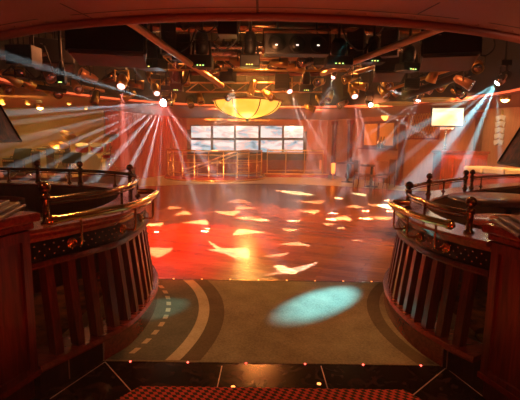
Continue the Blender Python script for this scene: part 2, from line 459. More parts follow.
def two(o, nf, mat):
    o.data.materials.append(mat)
    for p in o.data.polygons:
        if p.index >= nf: p.material_index = 1
    return o
def balustrade(side, base_pts, label, dz, rail_z, grab_z, grab_from, grab_to, posts, stubs, skirt_to, cap_z, gaps=()):
    """curved mahogany balustrade; side=+1: its outer face looks to +X (the left one)"""
    B = resample(cat_rom(base_pts, 24), .04); N = frame(B, side); n = len(B)-1
    root = thing('curved_balustrade', label, 'balustrade', (B[0].x, B[0].y, 0))
    L0 = Vector((B[0].x, B[0].y, 0))
    def bd(mb, name, mat, parent=root, lab=None):
        mb.v = [(x-L0.x, y-L0.y, z) for x, y, z in mb.v]
        o = mb.build(name, mat, parent)
        if lab: o['label'] = lab
        return o
    def at(i, off, z): i = max(0, min(n, i)); return Vector((B[i].x+N[i].x*off, B[i].y+N[i].y*off, z))
    k = near(B, skirt_to)
    sk = MB().sweep(B, N, [(.0, 0), (.0, .15), (-.2, .15), (-.2, 0)], 0, k)
    nf = len(sk.f)
    for i in range(5, k, 8): sk.box(at(i, .001, .075), (.006, .006, .146))
    sk.box(at(k, .002, .075), (.008, .008, .15))
    two(bd(sk, 'marble_skirting', 'marble', lab='black marble skirting'), nf, plain('joint_line', (.35, .22, .16), .5))
    bd(MB().sweep(B, N, [(.01, 0), (.0, .15), (-.2, .15), (-.2, 0)], k, n), 'plinth', 'wood_h')
    bd(MB().sweep(B, N, [(.022, .15), (.026, .165), (.012, .19), (-.22, .19), (-.22, .15)]), 'kerb_moulding', 'wood_h')
    # balusters lean back a little; their feet stand further out than their heads
    i = 4; cnt = 0
    while i < n-2 and cnt < 46:
        t = (B[min(n, i+1)]-B[i-1]).normalized(); w = .028
        lo = []; hi = []
        for (a, o) in ((-w, -.02), (w, -.02), (w, -.10), (-w, -.10)):
            b = B[i]+t*a+N[i]*o; lo.append((b.x, b.y, .188)); b = B[i]+t*a+N[i]*(o-.075); hi.append((b.x, b.y, .80))
        bd(MB().hexa(lo, hi), 'baluster', 'wood'); cnt += 1; i += 4
    d0 = dz
    bd(MB().sweep(B, N, [(-.065, .785+d0), (-.055, .80+d0), (-.065, .825+d0), (-.2, .825+d0), (-.2, .785+d0)]), 'lower_moulding', 'wood')
    sb = MB().sweep(B, N, [(-.09, .825+d0), (-.09, .955+d0), (-.2, .955+d0), (-.2, .825+d0)]); nf = len(sb.f); P2 = resample(cat_rom(base_pts, 24), .033); N2 = frame(P2, side)
    for q, (p, m_) in enumerate(zip(P2[:110], N2)):
        for r_, zz in enumerate((.855, .89, .925)):
            if (q+r_) % 2 == 0: sb.ball((p.x+m_.x*-.088, p.y+m_.y*-.088, zz+d0), .0068, 6)
    two(bd(sb, 'studded_band', 'studband', lab='dark metal band with rows of studs'), nf, M['stud'])
    bd(MB().sweep(B, N, [(-.07, .955+d0), (-.05, .985+d0), (-.05, cap_z-.035), (-.24, cap_z-.035), (-.24, .955+d0)]), 'frieze', 'wood_h')
    bd(MB().sweep(B, N, [(-.02, cap_z-.035), (-.008, cap_z-.018), (-.02, cap_z), (-.34, cap_z), (-.352, cap_z-.018), (-.34, cap_z-.035)]), 'cap', 'wood_h')
    bd(MB().sweep(B, N, [(-.28, .55), (-.28, cap_z-.036), (-.33, cap_z-.036), (-.33, .55)]), 'inner_panel', 'wood_dark')
    # top rail: segments between gaps
    segs = []; s0 = posts[0]
    for g in list(gaps): segs.append((s0, g[0])); s0 = g[1]
    segs.append((s0, n))
    for a, b in segs:
        pts = [at(i, -.155, rail_z) for i in range(a, b+1)]
        bd(MB().tube(pts, .0185, 12), 'top_rail', 'bronze')
        bd(MB().tube([p+Vector((0, 0, -.034)) for p in pts], .007, 6), 'rail_underbead', 'bronze')
    for i in posts:
        p = at(i, -.155, cap_z)
        h = rail_z-cap_z
        po = bd(MB().lathe([(.036, 0), (.036, .012), (.022, .02), (.022, h-.01), (.03, h), (.03, h+.03), (.016, h+.04), (.013, h+.05)], p, 14), 'post', 'bronze')
        bd(MB().ball(p+Vector((0, 0, h+.08)), .038, 16), 'ball_finial', 'bronze', po)
    for i in stubs:
        p = at(i, -.155, cap_z); h = rail_z-cap_z
        bd(MB().lathe([(.026, 0), (.026, .01), (.011, .018), (.009, h-.03), (.016, h-.012)], p, 12), 'stub_post', 'bronze')
    # thick polished grab rail on curved brackets
    ga = near(B, grab_from); gb = near(B, grab_to)
    pts = [at(i, .032, grab_z) for i in range(ga, gb+1)]
    # the far end turns back into the frieze
    e = pts[-1]; t = (pts[-1]-pts[-2]).normalized(); inn = -Vector((N[gb].x, N[gb].y, 0))
    for a in range(1, 9):
        th = a/8*pi*.62; pts.append(e+t*(.10*sin(th))+inn*(.10*(1-cos(th))))
    t2 = (pts[-1]-pts[-2]).normalized(); pts.append(pts[-1]+t2*.05)
    gr = bd(MB().tube(pts, .027, 16), 'grab_rail', 'brass', lab='thick polished brass grab rail')
    p0 = pts[0]; td = (pts[0]-pts[1]).normalized()
    ca = MB().cyl(p0+td*-.02, p0+td*.012, .034, 16); ca.ball(p0+td*.02, .022, 12); bd(ca, 'end_cap', 'brass', gr)
    for f in (.16, .50, .84):
        i = int(ga+(gb-ga)*f); a = at(i, .032, grab_z-.02); zr = .90+dz
        pts = [a, at(i, .032, zr+.03), at(i, .026, zr+.005), at(i, .01, zr), at(i, -.085, zr)]
        br = bd(MB().tube(pts, .0085, 8), 'bracket', 'brass', gr)
        w = MB(); c = at(i, -.082, zr); nn = Vector((N[i].x, N[i].y, 0)); R = nn.to_track_quat('Z', 'Y').to_matrix()
        w.lathe([(.036, 0), (.036, .008), (.026, .014), (.012, .016), (.011, .03), (.001, .032)], c, 16, R)
        w.lathe([(.030, .012), (.034, .017), (.030, .022), (.026, .017), (.030, .012)], c, 16, R)
        bd(w, 'rosette', 'brass', gr)
    return root, B, N

LB = [(-1.36, 2.44), (-1.11, 2.87), (-.995, 3.16), (-.975, 3.62), (-1.04, 4.08), (-1.2, 4.56), (-1.54, 4.98), (-2.1, 5.25), (-3.2, 5.42), (-4.8, 5.45)]
RB = [(1.45, 2.63), (1.34, 2.82), (1.235, 3.13), (1.205, 3.55), (1.26, 3.98), (1.43, 4.5), (1.80, 5.05), (2.36, 5.6), (3.3, 6.35), (4.8, 7.2)]
bl, BL, NL = balustrade(1, LB, 'curved mahogany balustrade with brass rails left of the carpet strip', 0, 1.20, 1.10,
    (-1.30, 2.54), (-.94, 3.9), posts=[5, 62, 87, 102], stubs=[26, 44, 72, 91, 112], skirt_to=(-1.11, 2.87), cap_z=1.045)
br_, BR, NR = balustrade(-1, RB, 'curved mahogany balustrade with brass rails right of the carpet strip', -.055, 1.115, 1.045,
    (1.34, 2.86), (1.14, 3.78), posts=[6, 36, 71, 98, 103], stubs=[21, 52, 82, 110], skirt_to=(1.32, 2.85), cap_z=.975, gaps=[(98, 103)])

# ------------------------------------------------------------------ end cabinets with panelled fronts
def cabinet(A, dirv, inward, h, label, glow):
    """A: the corner next to the balustrade; dirv: along the panelled front towards the camera; inward: into the booth"""
    A = Vector(A); d = Vector(dirv).normalized(); w = Vector(inward).normalized()
    root = thing('end_cabinet', label, 'cabinet', (A.x, A.y, 0))
    def P(a, b): q = d*a+w*b; return (q.x, q.y)
    L = .78; W = .62
    body = MB().prism([P(0, 0), P(L, 0), P(L, W), P(0, W)], .15, h-.10).build('body', 'wood', root)
    MB().prism([P(-.0, .02), P(L, .02), P(L, W), P(0, W)], 0, .15).build('base_plinth', 'wood_dark', root)
    MB().prism([P(-.015, -.022), P(L+.02, -.022), P(L+.02, W), P(-.015, W)], .14, .175).build('base_moulding', 'wood_h', root)
    # frame of the panelled front: stiles and rails
    def fr(a0, a1, z0, z1): return MB().prism([P(a0, -.018), P(a1, -.018), P(a1, .004), P(a0, .004)], z0, z1)
    for a0, a1 in ((0, .055), (L-.055, L)): fr(a0, a1, .175, h-.10).build('stile', 'wood', root)
    for z0, z1 in ((.175, .215), (h-.16, h-.10)): fr(.055, L-.055, z0, z1).build('rail', 'wood', root)
    # counter: thick polished slab with a stepped lip
    def ring(e): return [P(-e-.04, -e), P(L+e, -e), P(L+e, W+e), P(-e-.04, W+e)]
    c = MB()
    c.prism(ring(.01), h-.10, h-.055); c.prism(ring(.035), h-.055, h)
    c.build('counter', 'wood_h', root, bevel=.012)
    return root, P
cabL, PL = cabinet((-1.37, 2.42), (-.30, -1), (-1, .25), 1.155, 'mahogany end cabinet with panelled front at the left edge', 1)
cabR, PR = cabinet((1.415, 2.47), (.30, -1), (1, .25), 1.115, 'mahogany end cabinet with panelled front at the right edge', 1)

# ------------------------------------------------------------------ table lamps on the cabinets
def table_lamp(loc, rz, label, zsh):
    """zsh: height of the shade's lower rim above the foot"""
    root = thing('table_lamp', label, 'lamp', loc, rz)
    b = MB()
    for k, (hw, z0, z1) in enumerate(((.24, 0, .02), (.215, .02, .04), (.17, .04, .06), (.11, .06, .075))):
        b.prism([(-hw, -hw), (hw, -hw), (hw, hw), (-hw, hw)], z0, z1)
    b.build('foot', 'wood_dark', root, bevel=.004)
    MB().lathe([(.03, .06), (.035, .09), (.02, .12), (.02, zsh+.02), (.012, zsh+.06)], n=14).build('stem', 'bronze', root)
    r0, r1, h = .235, .075, .42
    s = MB(); t = .006
    for i in range(4):
        a = pi/4+i*pi/2; a2 = a+pi/2
        def q(r, aa, z, k=0): return (sqrt(2)*(r-k)*cos(aa), sqrt(2)*(r-k)*sin(aa), z)
        s.hexa([q(r0, a, zsh), q(r0, a2, zsh), q(r0, a2, zsh, t), q(r0, a, zsh, t)], [q(r1, a, zsh+h), q(r1, a2, zsh+h), q(r1, a2, zsh+h, t), q(r1, a, zsh+h, t)])
    sh = s.build('shade', 'shade', root)
    e = MB()
    for i in range(4):
        a = pi/4+i*pi/2; a2 = a+pi/2
        e.tube([(sqrt(2)*r0*cos(a), sqrt(2)*r0*sin(a), zsh), (sqrt(2)*r1*cos(a), sqrt(2)*r1*sin(a), zsh+h)], .008, 6)
        e.tube([(sqrt(2)*r0*cos(a), sqrt(2)*r0*sin(a), zsh), (sqrt(2)*r0*cos(a2), sqrt(2)*r0*sin(a2), zsh)], .009, 6)
        e.tube([(sqrt(2)*r1*cos(a), sqrt(2)*r1*sin(a), zsh+h), (sqrt(2)*r1*cos(a2), sqrt(2)*r1*sin(a2), zsh+h)], .008, 6)
    e.build('shade_frame', 'black_metal', sh)
    MB().lathe([(.001, zsh+.03), (.03, zsh+.05), (.036, zsh+.08), (.02, zsh+.12), (.012, zsh+.13)], n=12).build('bulb', 'warm_dim', root)
    return root
lampL = table_lamp((-1.67, 2.36, 1.155), radians(14), 'table lamp with dark pyramid shade on the left cabinet', .42)
lampR = table_lamp((1.63, 2.30, 1.115), radians(-14), 'table lamp with dark pyramid shade on the right cabinet', .37)

# ------------------------------------------------------------------ tables and seats inside the booths
def pedestal_table(loc, r, h, label, mat='wood_dark'):
    root = thing('pedestal_table', label, 'table', loc)
    MB().lathe([(.001, h-.035), (r-.02, h-.035), (r, h-.018), (r-.01, h), (.001, h)], n=32).build('table_top', mat, root)
    MB().lathe([(.22, 0), (.22, .02), (.06, .05), (.04, .12), (.04, h-.08), (.12, h-.035)], n=18).build('pedestal', 'bronze', root)
    return root
pedestal_table((-2.55, 3.9, -.002), .55, .76, 'dark round table inside the left balustrade')
pedestal_table((2.75, 4.6, -.002), .62, 1.0, 'dark round table with nothing on it inside the right balustrade')
pedestal_table((2.02, 3.25, -.002), .36, 1.0, 'red round table under the glass tray inside the right balustrade', 'wood_h')
tr = MB().lathe([(.001, 0), (.12, 0), (.20, .012), (.215, .022), (.20, .018), (.12, .008), (.001, .008)], n=32).build('glass_tray', 'mirror', loc=(2.0, 3.2, .998))
tag(tr, 'round mirrored tray shining on the table behind the right balustrade', 'tray')
def armchair(loc, rz, label):
    root = thing('lounge_chair', label, 'chair', loc, rz)
    MB().box((0, 0, .42), (.52, .5, .12)).build('seat', 'chair_cloth', root, bevel=.03)
    bk = MB().lathe([(.30, .45), (.31, .92), (.25, .92), (.24, .45), (.30, .45)], n=16, a0=radians(20), a1=radians(160)); bk.build('backrest', 'chair_cloth', root)
    for x in (-.2, .2):
        for y in (-.2, .2): MB().tube([(x, y, .37), (x*1.1, y*1.1, 0)], [.022, .014], 8).build('leg', 'wood_dark', root)
    return root
c0 = armchair((-2.9, 4.5, -.002), radians(-10), 'brown tub chair behind the dark table in the left balustrade')
dup(c0, (-3.3, 3.6, -.002), radians(80), 'brown tub chair nearest the left wall side of the dark table')
dup(c0, (3.6, 4.9, -.002), radians(-70), 'brown tub chair beyond the dark table inside the right balustrade')
# menu folder lying on the counters' dark table
# small lights set in the floor edges
for k, (x, y) in enumerate(((131, 361), (188, 362.3), (246, 363.4), (305, 364.4), (363, 365), (421, 366.2))):
    p = atz(x, y); 
    o = MB().lathe([(.007, 0), (.007, .005), (.004, .007), (.001, .0075)], n=10).build('step_light', 'led_red', loc=(p.x, 2.838, .002))
    tag(o, 'tiny red light at the carpet edge, %s' % ('first from the left balustrade', 'second from the left balustrade', 'third from the left balustrade', 'third from the right balustrade', 'second from the right balustrade', 'nearest the right balustrade')[k], 'light', 'red lights along the near edge of the carpet strip')
for k in range(8):
    x = -.98+k*.325
    o = MB().lathe([(.009, 0), (.009, .006), (.001, .008)], n=8).build('edge_light', 'led_amber', loc=(x, 4.65, .008))
    tag(o, 'tiny amber light in the metal strip between carpet and dance floor', 'light', 'amber lights along the dance floor edge')
for x, y, w in ((233, 387, 'left'), (319, 384, 'right')):  # reflections in the marble, added as small glowing discs
    p = atz(x, y)
    o = MB().lathe([(.014, 0), (.014, .003), (.006, .006), (.001, .0065)], n=10).build('floor_light', 'led_amber', loc=(p.x, p.y, 0))
    tag(o, 'small amber reflected glint on the black marble, the %s one of two' % w, 'light', 'amber lights in the black marble')

# ================================================================== FAR END: podium, railings, screens, bowl lamp
PC = Vector((-1.93, 17.95)); PR_ = 2.05
pod = thing('round_podium', 'round podium with brass railing in front of the video screens', 'podium', (PC.x, PC.y, 0))
MB().lathe([(.001, 0), (PR_+.08, 0), (PR_+.08, .07), (PR_, .10), (PR_, .14), (.001, .14)], n=64).build('platform', 'wood_h', pod)
MB().lathe([(PR_+.085, .015), (PR_+.10, .03), (PR_+.10, .06), (PR_+.085, .075), (PR_+.085, .015)], n=64).build('edge_trim', 'gold', pod)
def arc(r, a0, a1, z, n=40): return [(r*cos(radians(a0+(a1-a0)*i/n)), r*sin(radians(a0+(a1-a0)*i/n)), z) for i in range(n+1)]
RA, RB_ = 172, 366
for z, r in ((1.17, .034), (1.02, .014), (.72, .012), (.30, .018)):
    MB().tube(arc(PR_-.06, RA, RB_, z), r, 8).build('rail', 'gold', pod)
for k in range(13):
    a = radians(RA+(RB_-RA)*k/12); x, y = (PR_-.06)*cos(a), (PR_-.06)*sin(a)
    MB().lathe([(.035, 0), (.035, .02), (.018, .03), (.018, 1.0), (.026, 1.03), (.001, 1.06)], (x, y, .14), 10).build('post', 'gold', pod)
for k in range(12):
    a0 = RA+(RB_-RA)*(k+.12)/12; a1 = RA+(RB_-RA)*(k+.88)/12
    g = MB(); p = arc(PR_-.06, a0, a1, 0, 4); vs = []
    for (x, y, z) in p: vs += [(x, y, .36), (x, y, .98)]
    q = [(x*.995, y*.995, z) for x, y, z in vs]; m_ = len(vs)
    g.add(vs+q, [(2*i, 2*i+1, 2*i+3, 2*i+2) for i in range(4)]+[(m_+2*i, m_+2*i+2, m_+2*i+3, m_+2*i+1) for i in range(4)])
    g.build('glass_panel', 'glass', pod)
# sloping handrail of the steps up on to the podium
st = thing('stair_handrail', 'sloping brass handrail with ladder of short bars behind the round podium railing', 'railing', (PC.x, PC.y, .14))
hp = [(-1.25, -1.0, .22), (-.6, -1.12, .42), (.2, -1.15, .72), (1.0, -1.0, 1.02), (1.45, -.8, 1.06)]
MB().tube(hp, .03, 8).build('handrail', 'red_tube', st)
MB().tube([(x, y, z-.14) for x, y, z in hp], .016, 8).build('lower_rail', 'gold', st)
for x, y, z in hp: MB().cyl((x, y, 0), (x, y, z), .016, 8).build('post', 'gold', st)
for k in range(6):
    z = .18+k*.15; MB().cyl((1.02, -.98, z), (1.48, -.76, z), .02, 8).build('rung', 'gold', st)
def straight_railing(a, b, h, label, npost):
    a = Vector(a); b = Vector(b); root = thing('brass_railing', label, 'railing', a); d = b-a
    MB().tube([(0, 0, h), (d.x*.5, d.y*.5, h), (d.x, d.y, h)], .03, 8).build('handrail', 'gold', root)
    for z in (.10, h*.88): MB().tube([(0, 0, z), (d.x*.5, d.y*.5, z), (d.x, d.y, z)], .014, 6).build('rail', 'gold', root)
    for k in range(npost):
        t = k/(npost-1); MB().lathe([(.035, 0), (.035, .02), (.018, .03), (.018, h), (.001, h+.02)], (d.x*t, d.y*t, 0), 8).build('post', 'gold', root)
    for k in range(npost-1):
        t = (k+.5)/(npost-1); L = d.length/(npost-1)*.86
        MB().box((d.x*t, d.y*t, h*.5), (L, .012, h*.66), atan2(d.y, d.x)).build('glass_panel', 'glass', root)
    return root
a = atY(267, 173, 18.6); b = atY(322, 173, 18.9)
stage = thing('low_stage', 'low pale stage step under the straight brass railing', 'stage', (1.9, 19, 0))
MB().prism([(-1.7, -.6), (1.1, -.5), (1.1, 1.1), (-1.7, 1.1)], 0, .16).build('riser', 'wood_h', stage)
MB().prism([(-1.72, -.62), (1.12, -.52), (1.12, -.4), (-1.72, -.5)], .13, .175).build('edge_trim', 'gold', stage)
straight_railing((a.x, 18.6, .175), (b.x, 18.75, .175), 1.0, 'straight brass railing right of the round podium', 4)

SY = 20.1
xs_ = [190, 212, 235, 259.5, 283, 304]; ys_ = [124.8, 139, 153.4]
rown = ['top', 'bottom']; coln = ['first', 'second', 'middle', 'fourth', 'last']
for r in range(2):
    for c in range(5):
        p0 = atY(xs_[c]+.5, ys_[r]+.4, SY); p1 = atY(xs_[c+1]-.5, ys_[r+1]-.4, SY)
        cx, cz = (p0.x+p1.x)/2, (p0.z+p1.z)/2; w, h = p1.x-p0.x, p0.z-p1.z
        root = thing('video_screen', 'lit video screen, %s in the %s row of the screen wall' % ({'first': 'leftmost', 'second': 'second from left', 'middle': 'centre one', 'fourth': 'second from right', 'last': 'rightmost'}[coln[c]], rown[r]), 'screen', (cx, SY, cz), 0, 'video screens of the screen wall')
        MB().box((0, .06, 0), (w, .12, h)).build('casing', 'screen_frame', root, bevel=.01)
        MB().box((0, -.006, 0), (w-.07, .014, h-.07)).build('display', screenmat('video_%d_%d' % (r, c), c*1.7+r*5.3, .95), root)
bk = thing('screen_rack', None, None, (atY(247, 140, 20.25).x, 20.3, 0))
MB().box((0, .01, 1.36), (5.7, .14, 1.38)).build('backing', 'black_metal', bk)
for yy in (139, 153.4): MB().box((0, -.13, atY(247, yy, SY).z-.005), (5.6, .14, .03)).build('shelf', 'black_metal', bk)
tag(bk, 'dark rack that carries the wall of video screens', 'rack')
# bottom of rack to floor
bk2 = MB().box((atY(247, 140, 20.25).x, 20.29, .33), (5.5, .2, .66)).build('low_cabinet', 'wood_h'); tag(bk2, 'low mahogany cabinet under the wall of video screens', 'cabinet')

c0_ = atY(247.5, 101, 12.2); e0 = atY(281, 101, 12.2); br0 = e0.x-c0_.x; bb = c0_.z-atY(247.5, 118.5, 12.2).z
bowl = thing('bowl_chandelier', 'large glowing amber bowl lamp with dark ribs above the screen wall', 'lamp', (c0_.x, 12.2, c0_.z))
prof = [(br0*sin(t*pi/2/12)+.001, -bb*cos(t*pi/2/12)) for t in range(13)]
MB().lathe(prof, n=40).build('bowl', 'dome', bowl)
for k in range(8):
    a = 2*pi*k/8+.39
    MB().tube([((br0*1.01*sin(t*pi/20))*cos(a), (br0*1.01*sin(t*pi/20))*sin(a), -bb*1.01*cos(t*pi/20)) for t in range(11)], .016, 6).build('rib', 'black_metal', bowl)
MB().lathe([(br0+.03, -.03), (br0+.06, 0), (br0+.03, .03), (br0-.01, .03), (br0-.01, -.03), (br0+.03, -.03)], n=40).build('rim', 'red_tube', bowl)
MB().lathe([(.001, -bb-.10), (.05, -bb-.06), (.035, -bb), (.05, -bb+.02)], n=12).build('finial', 'black_metal', bowl)
for k in range(3):
    a = 2*pi*k/3+.5; MB().cyl((br0*cos(a), br0*sin(a), 0), (.15*cos(a), .15*sin(a), ZT-c0_.z), .012, 6).build('hanging_rod', 'black_metal', bowl)
# gold ornament below it: illegible lettering of a sign, shaped as three scroll groups
orn = thing('gold_ornament', 'row of gold scrollwork in three groups above the video screens', 'ornament', (atY(237, 120, 18.5).x, 18.5, atY(237, 120, 18.5).z))
for (x0, x1) in ((204, 223), (227, 251), (254, 270)):
    g = MB(); X0 = atY(x0, 120, 18.5).x-orn.location.x; X1 = atY(x1, 120, 18.5).x-orn.location.x; nn_ = max(3, int((X1-X0)/.14))
    for k in range(nn_):
        cx = X0+(X1-X0)*(k+.5)/nn_; rr_ = .055+.02*(k % 2)
        g.tube([(cx+rr_*cos(t*.6)*(1-t*.06), 0, rr_*1.5*sin(t*.6)*(1-t*.06)) for t in range(11)], .018, 6)
    g.box(((X0+X1)/2, .03, 0), (X1-X0, .02, .04)); g.build('scroll_group', 'gold', orn)
for q in (-.8, .8): MB().cyl((q, .03, 0), (q, .03, ZC-orn.location.z), .012, 6).build('hanger', 'black_metal', orn)

# ------------------------------------------------------------------ stage at the left with the band's gear
bs = thing('band_stage', 'raised stage with the band gear at the far left', 'stage', (-7, 12.4, 0))
MB().prism([(-2.6, -2.0), (2.2, -2.0), (2.6, 2.35), (-2.6, 2.35)], 0, .55).build('riser', 'wood_dark', bs)
MB().prism([(-2.62, -2.02), (2.22, -2.02), (2.62, 2.37), (-2.62, 2.37)], .55, .60).build('deck', 'wood_orange' if 'wood_orange' in M else 'wood_h', bs)
def amp(x, y0, y1, w, Y, label):
    a = atY(x-w/2, y0, Y); b = atY(x+w/2, y1, Y); W = b.x-a.x; h = a.z-.6
    root = thing('amplifier', label, 'amplifier', ((a.x+b.x)/2, Y, .6), radians(random.uniform(-12, 12)), 'amplifiers on the far left stage')
    MB().box((0, 0, h/2), (W, .38, h)).build('cabinet', 'black', root, bevel=.02)
    MB().box((0, -.195, h*.40), (W*.88, .014, h*.68)).build('grille', 'grey_cloth', root)
    MB().box((0, -.195, h*.86), (W*.88, .012, h*.14)).build('control_panel', 'gold', root)
    kn = MB()
    for k in range(6): kn.lathe([(.018, 0), (.016, .02), (.001, .02)], (-W*.36+k*W*.14, -.202, h*.86), 8, Matrix.Rotation(pi/2, 3, 'X'))
    kn.build('knobs', 'steel', root)
    MB().tube([(-.1, 0, h), (-.08, 0, h+.04), (.08, 0, h+.04), (.1, 0, h)], .012, 6).build('handle', 'black_metal', root)
amp(32, 151, 170, 11, 11.6, 'dark amplifier at the left of the row on the stage')
amp(46, 148, 168, 12, 12.6, 'tall dark amplifier in the middle of the row on the stage')
amp(63, 148, 168, 12, 12.2, 'dark amplifier at the right of the row on the stage')
amp(14, 158, 172, 15, 11.0, 'low wide amplifier beside the lamp shade on the stage')
p = atY(99, 168, 11.2)
dk = thing('drum_kit', 'drum kit with red shells and tilted gold cymbals on the stage', 'drum kit', (-4.75, 11.7, .6), radians(20))
def drum(name, c, r, h, rot, mat):
    o = MB().lathe([(r, -h/2), (r, h/2)], n=20, mat=None).build(name, mat, dk); o.location = c; o.rotation_euler = rot
    for s_ in (-1, 1):
        k = MB().lathe([(.001, s_*h/2), (r*.97, s_*h/2), (r*1.04, s_*h/2), (r*1.04, s_*(h/2-.03)), (r, s_*(h/2-.03))], n=20).build('hoop_and_skin', 'drum_skin', o)
    return o
drum('bass_drum', (0, 0, .30), .28, .4, (pi/2, 0, 0), 'drum_red')
drum('tom', (-.18, -.05, .72), .16, .2, (.35, 0, 0), 'drum_red'); drum('tom', (.2, -.05, .72), .16, .2, (.35, 0, 0), 'drum_red'); drum('snare', (.5, .2, .5), .17, .14, (.1, 0, 0), 'drum_red')
for x, y, h, tx in ((-.5, .1, 1.05, .5), (.55, -.1, 1.0, -.45), (-.75, -.1, .8, .2)):
    cyb = MB().lathe([(.001, .04), (.05, .035), (.06, .015), (.24, 0), (.245, -.003), (.05, .01), (.001, .03)], n=24).build('cymbal', 'gold', dk); cyb.location = (x, y, h); cyb.rotation_euler = (.45, tx, 0)
    s = MB().cyl((x, y, .35), (x, y, h), .012, 8)
    for k in range(3): s.cyl((x, y, .4), (x+.25*cos(k*2.1), y+.25*sin(k*2.1), 0), .009, 6)
    s.build('cymbal_stand', 'steel', dk)
def music_stand(px, py, Y, label):
    q = atY(px, py, Y); root = thing('music_stand', label, 'stand', (q.x, Y, .6), radians(random.uniform(-30, 30)), 'music stands on the far left stage'); h = q.z-.6
    MB().box((0, 0, h), (.46, .02, .30), 0, Matrix.Rotation(radians(-25), 3, 'X')).build('desk', 'black_metal', root)
    MB().cyl((0, .02, .1), (0, .02, h), .012, 8).build('pole', 'steel', root)
    f = MB()
    for k in range(3): f.cyl((0, .02, .22), (.25*cos(k*2.1), .25*sin(k*2.1), 0), .009, 6)
    f.build('feet', 'steel', root)
music_stand(72, 158, 10.9, 'music stand right of the amplifiers on the stage'); music_stand(22, 154, 10.8, 'music stand at the left end of the stage'); music_stand(80, 156, 13.2, 'music stand next to the drum kit on the stage')
def mic(px, py, Y, label, lean):
    q = atY(px, py, Y); root = thing('microphone_stand', label, 'microphone', (q.x, Y, .6), 0, 'microphone stands on the far left stage'); h = q.z-.6
    MB().lathe([(.001, .03), (.13, .02), (.14, 0)], n=16).build('base', 'black_metal', root)
    MB().cyl((0, 0, 0), (0, 0, h*.8), .011, 8).build('pole', 'steel', root)
    MB().cyl((-lean*.3, 0, h*.68), (lean, -.1, h), .009, 8).build('boom', 'steel', root)
    m_ = MB().ball((lean*1.05, -.1, h+.01), .03, 10); m_.cyl((lean, -.1, h), (lean*1.3, -.12, h+.1), .016, 8); m_.build('microphone', 'steel', root)
mic(101, 150, 10.9, 'microphone stand with boom by the drums', .25); mic(54, 154, 10.8, 'microphone stand in front of the amplifiers', -.2)

# ------------------------------------------------------------------ right side: panelled wall furniture
def on_wall(px, py):
    """a point on the slanted right back wall seen through that pixel"""
    d = ray(px, py); P0 = Vector((3.2, 20.4)); D = Vector((5.2, -11.8))
    # CAM + d*t on the line
    t = (P0.x*D.y-P0.y*D.x)/(d.x*D.y-d.y*D.x); return CAM+d*t
WR = atan2(-11.8, 5.2)   # direction of the wall
WN = Vector((-11.8, -5.2, 0)).normalized()
def wall_thing(name, label, cat, px, py, off=.02, group=None):
    p = on_wall(px, py)+WN*off; return thing(name, label, cat, p, WR, group)
def wsize(p0, p1): return (on_wall(*p1)-on_wall(*p0))
# framed wall display between pilasters
w = wsize((364, 122), (397, 122)); W = w.xy.length; H = on_wall(380, 121).z-on_wall(380, 149).z
fa = wall_thing('wall_panel', 'large framed amber panel with two bottles on its shelf, on the far right wall', 'panel', 380, 135)
MB().box((0, -.03, 0), (W, .06, H)).build('frame', 'wood', fa, bevel=.01)
for s_ in (-.24, .24): MB().box((s_*W, -.066, .02), (W*.40, .02, H*.78)).build('inset', 'picture', fa)
MB().box((0, -.10, -H/2), (W*1.08, .2, .06)).build('shelf', 'wood_h', fa)
for k in range(3):
    x = .1+k*.16
    o = MB().lathe([(.001, 0), (.05, 0), (.055, .25), (.02, .34), (.02, .45), (.001, .46)], n=12).build('bottle', 'steel'); pp = fa.matrix_basis @ Vector((x, -.12, -H/2+.03)); o.location = pp; o.rotation_euler = (0, 0, WR)
    o.location = Vector(fa.location)+Matrix.Rotation(WR, 3, 'Z') @ Vector((x, -.12, -H/2+.03))
    tag(o, 'pale bottle on the shelf of the amber wall panel, %s of three' % ('leftmost', 'middle', 'rightmost')[k], 'bottle', 'bottles on the wall shelf')
for i, px in enumerate((352, 404, 336, 480)):
    p = on_wall(px, 150); o = thing('pilaster', ('red pilaster left of the amber wall panel', 'red pilaster right of the amber wall panel', 'red pilaster nearest to the screen wall', 'red pilaster right of the cream screen')[i], 'column', (p.x+WN.x*.13, p.y+WN.y*.13, 0), WR, 'pilasters on the far right wall')
    MB().box((0, 0, 1.25), (.20, .12, 2.2)).build('shaft', 'wood', o, bevel=.012)
    MB().box((0, 0, .10), (.28, .18, .2)).build('base', 'wood_h', o, bevel=.012); MB().box((0, 0, 2.43), (.28, .18, .16)).build('capital', 'wood_h', o, bevel=.012)
# gold lattice
lt = wall_thing('lattice_panel', 'gold diagonal lattice on the wall left of the cream screen', 'lattice', 423, 125)
g = MB()
for k in range(-4, 5):
    for s_ in (-1, 1): g.cyl((k*.12-.2*s_, -.02, -.45), (k*.12+.2*s_, -.02, .45), .014, 6)
g.build('lattice_bars', 'gold', lt)
g = MB()
for a, b in (((-.75, .47), (.75, .47)), ((-.75, -.47), (.75, -.47)), ((-.75, -.47), (-.75, .47)), ((.75, -.47), (.75, .47))): g.cyl((a[0], -.02, a[1]), (b[0], -.02, b[1]), .03, 8)
g.build('frame', 'wood_h', lt)
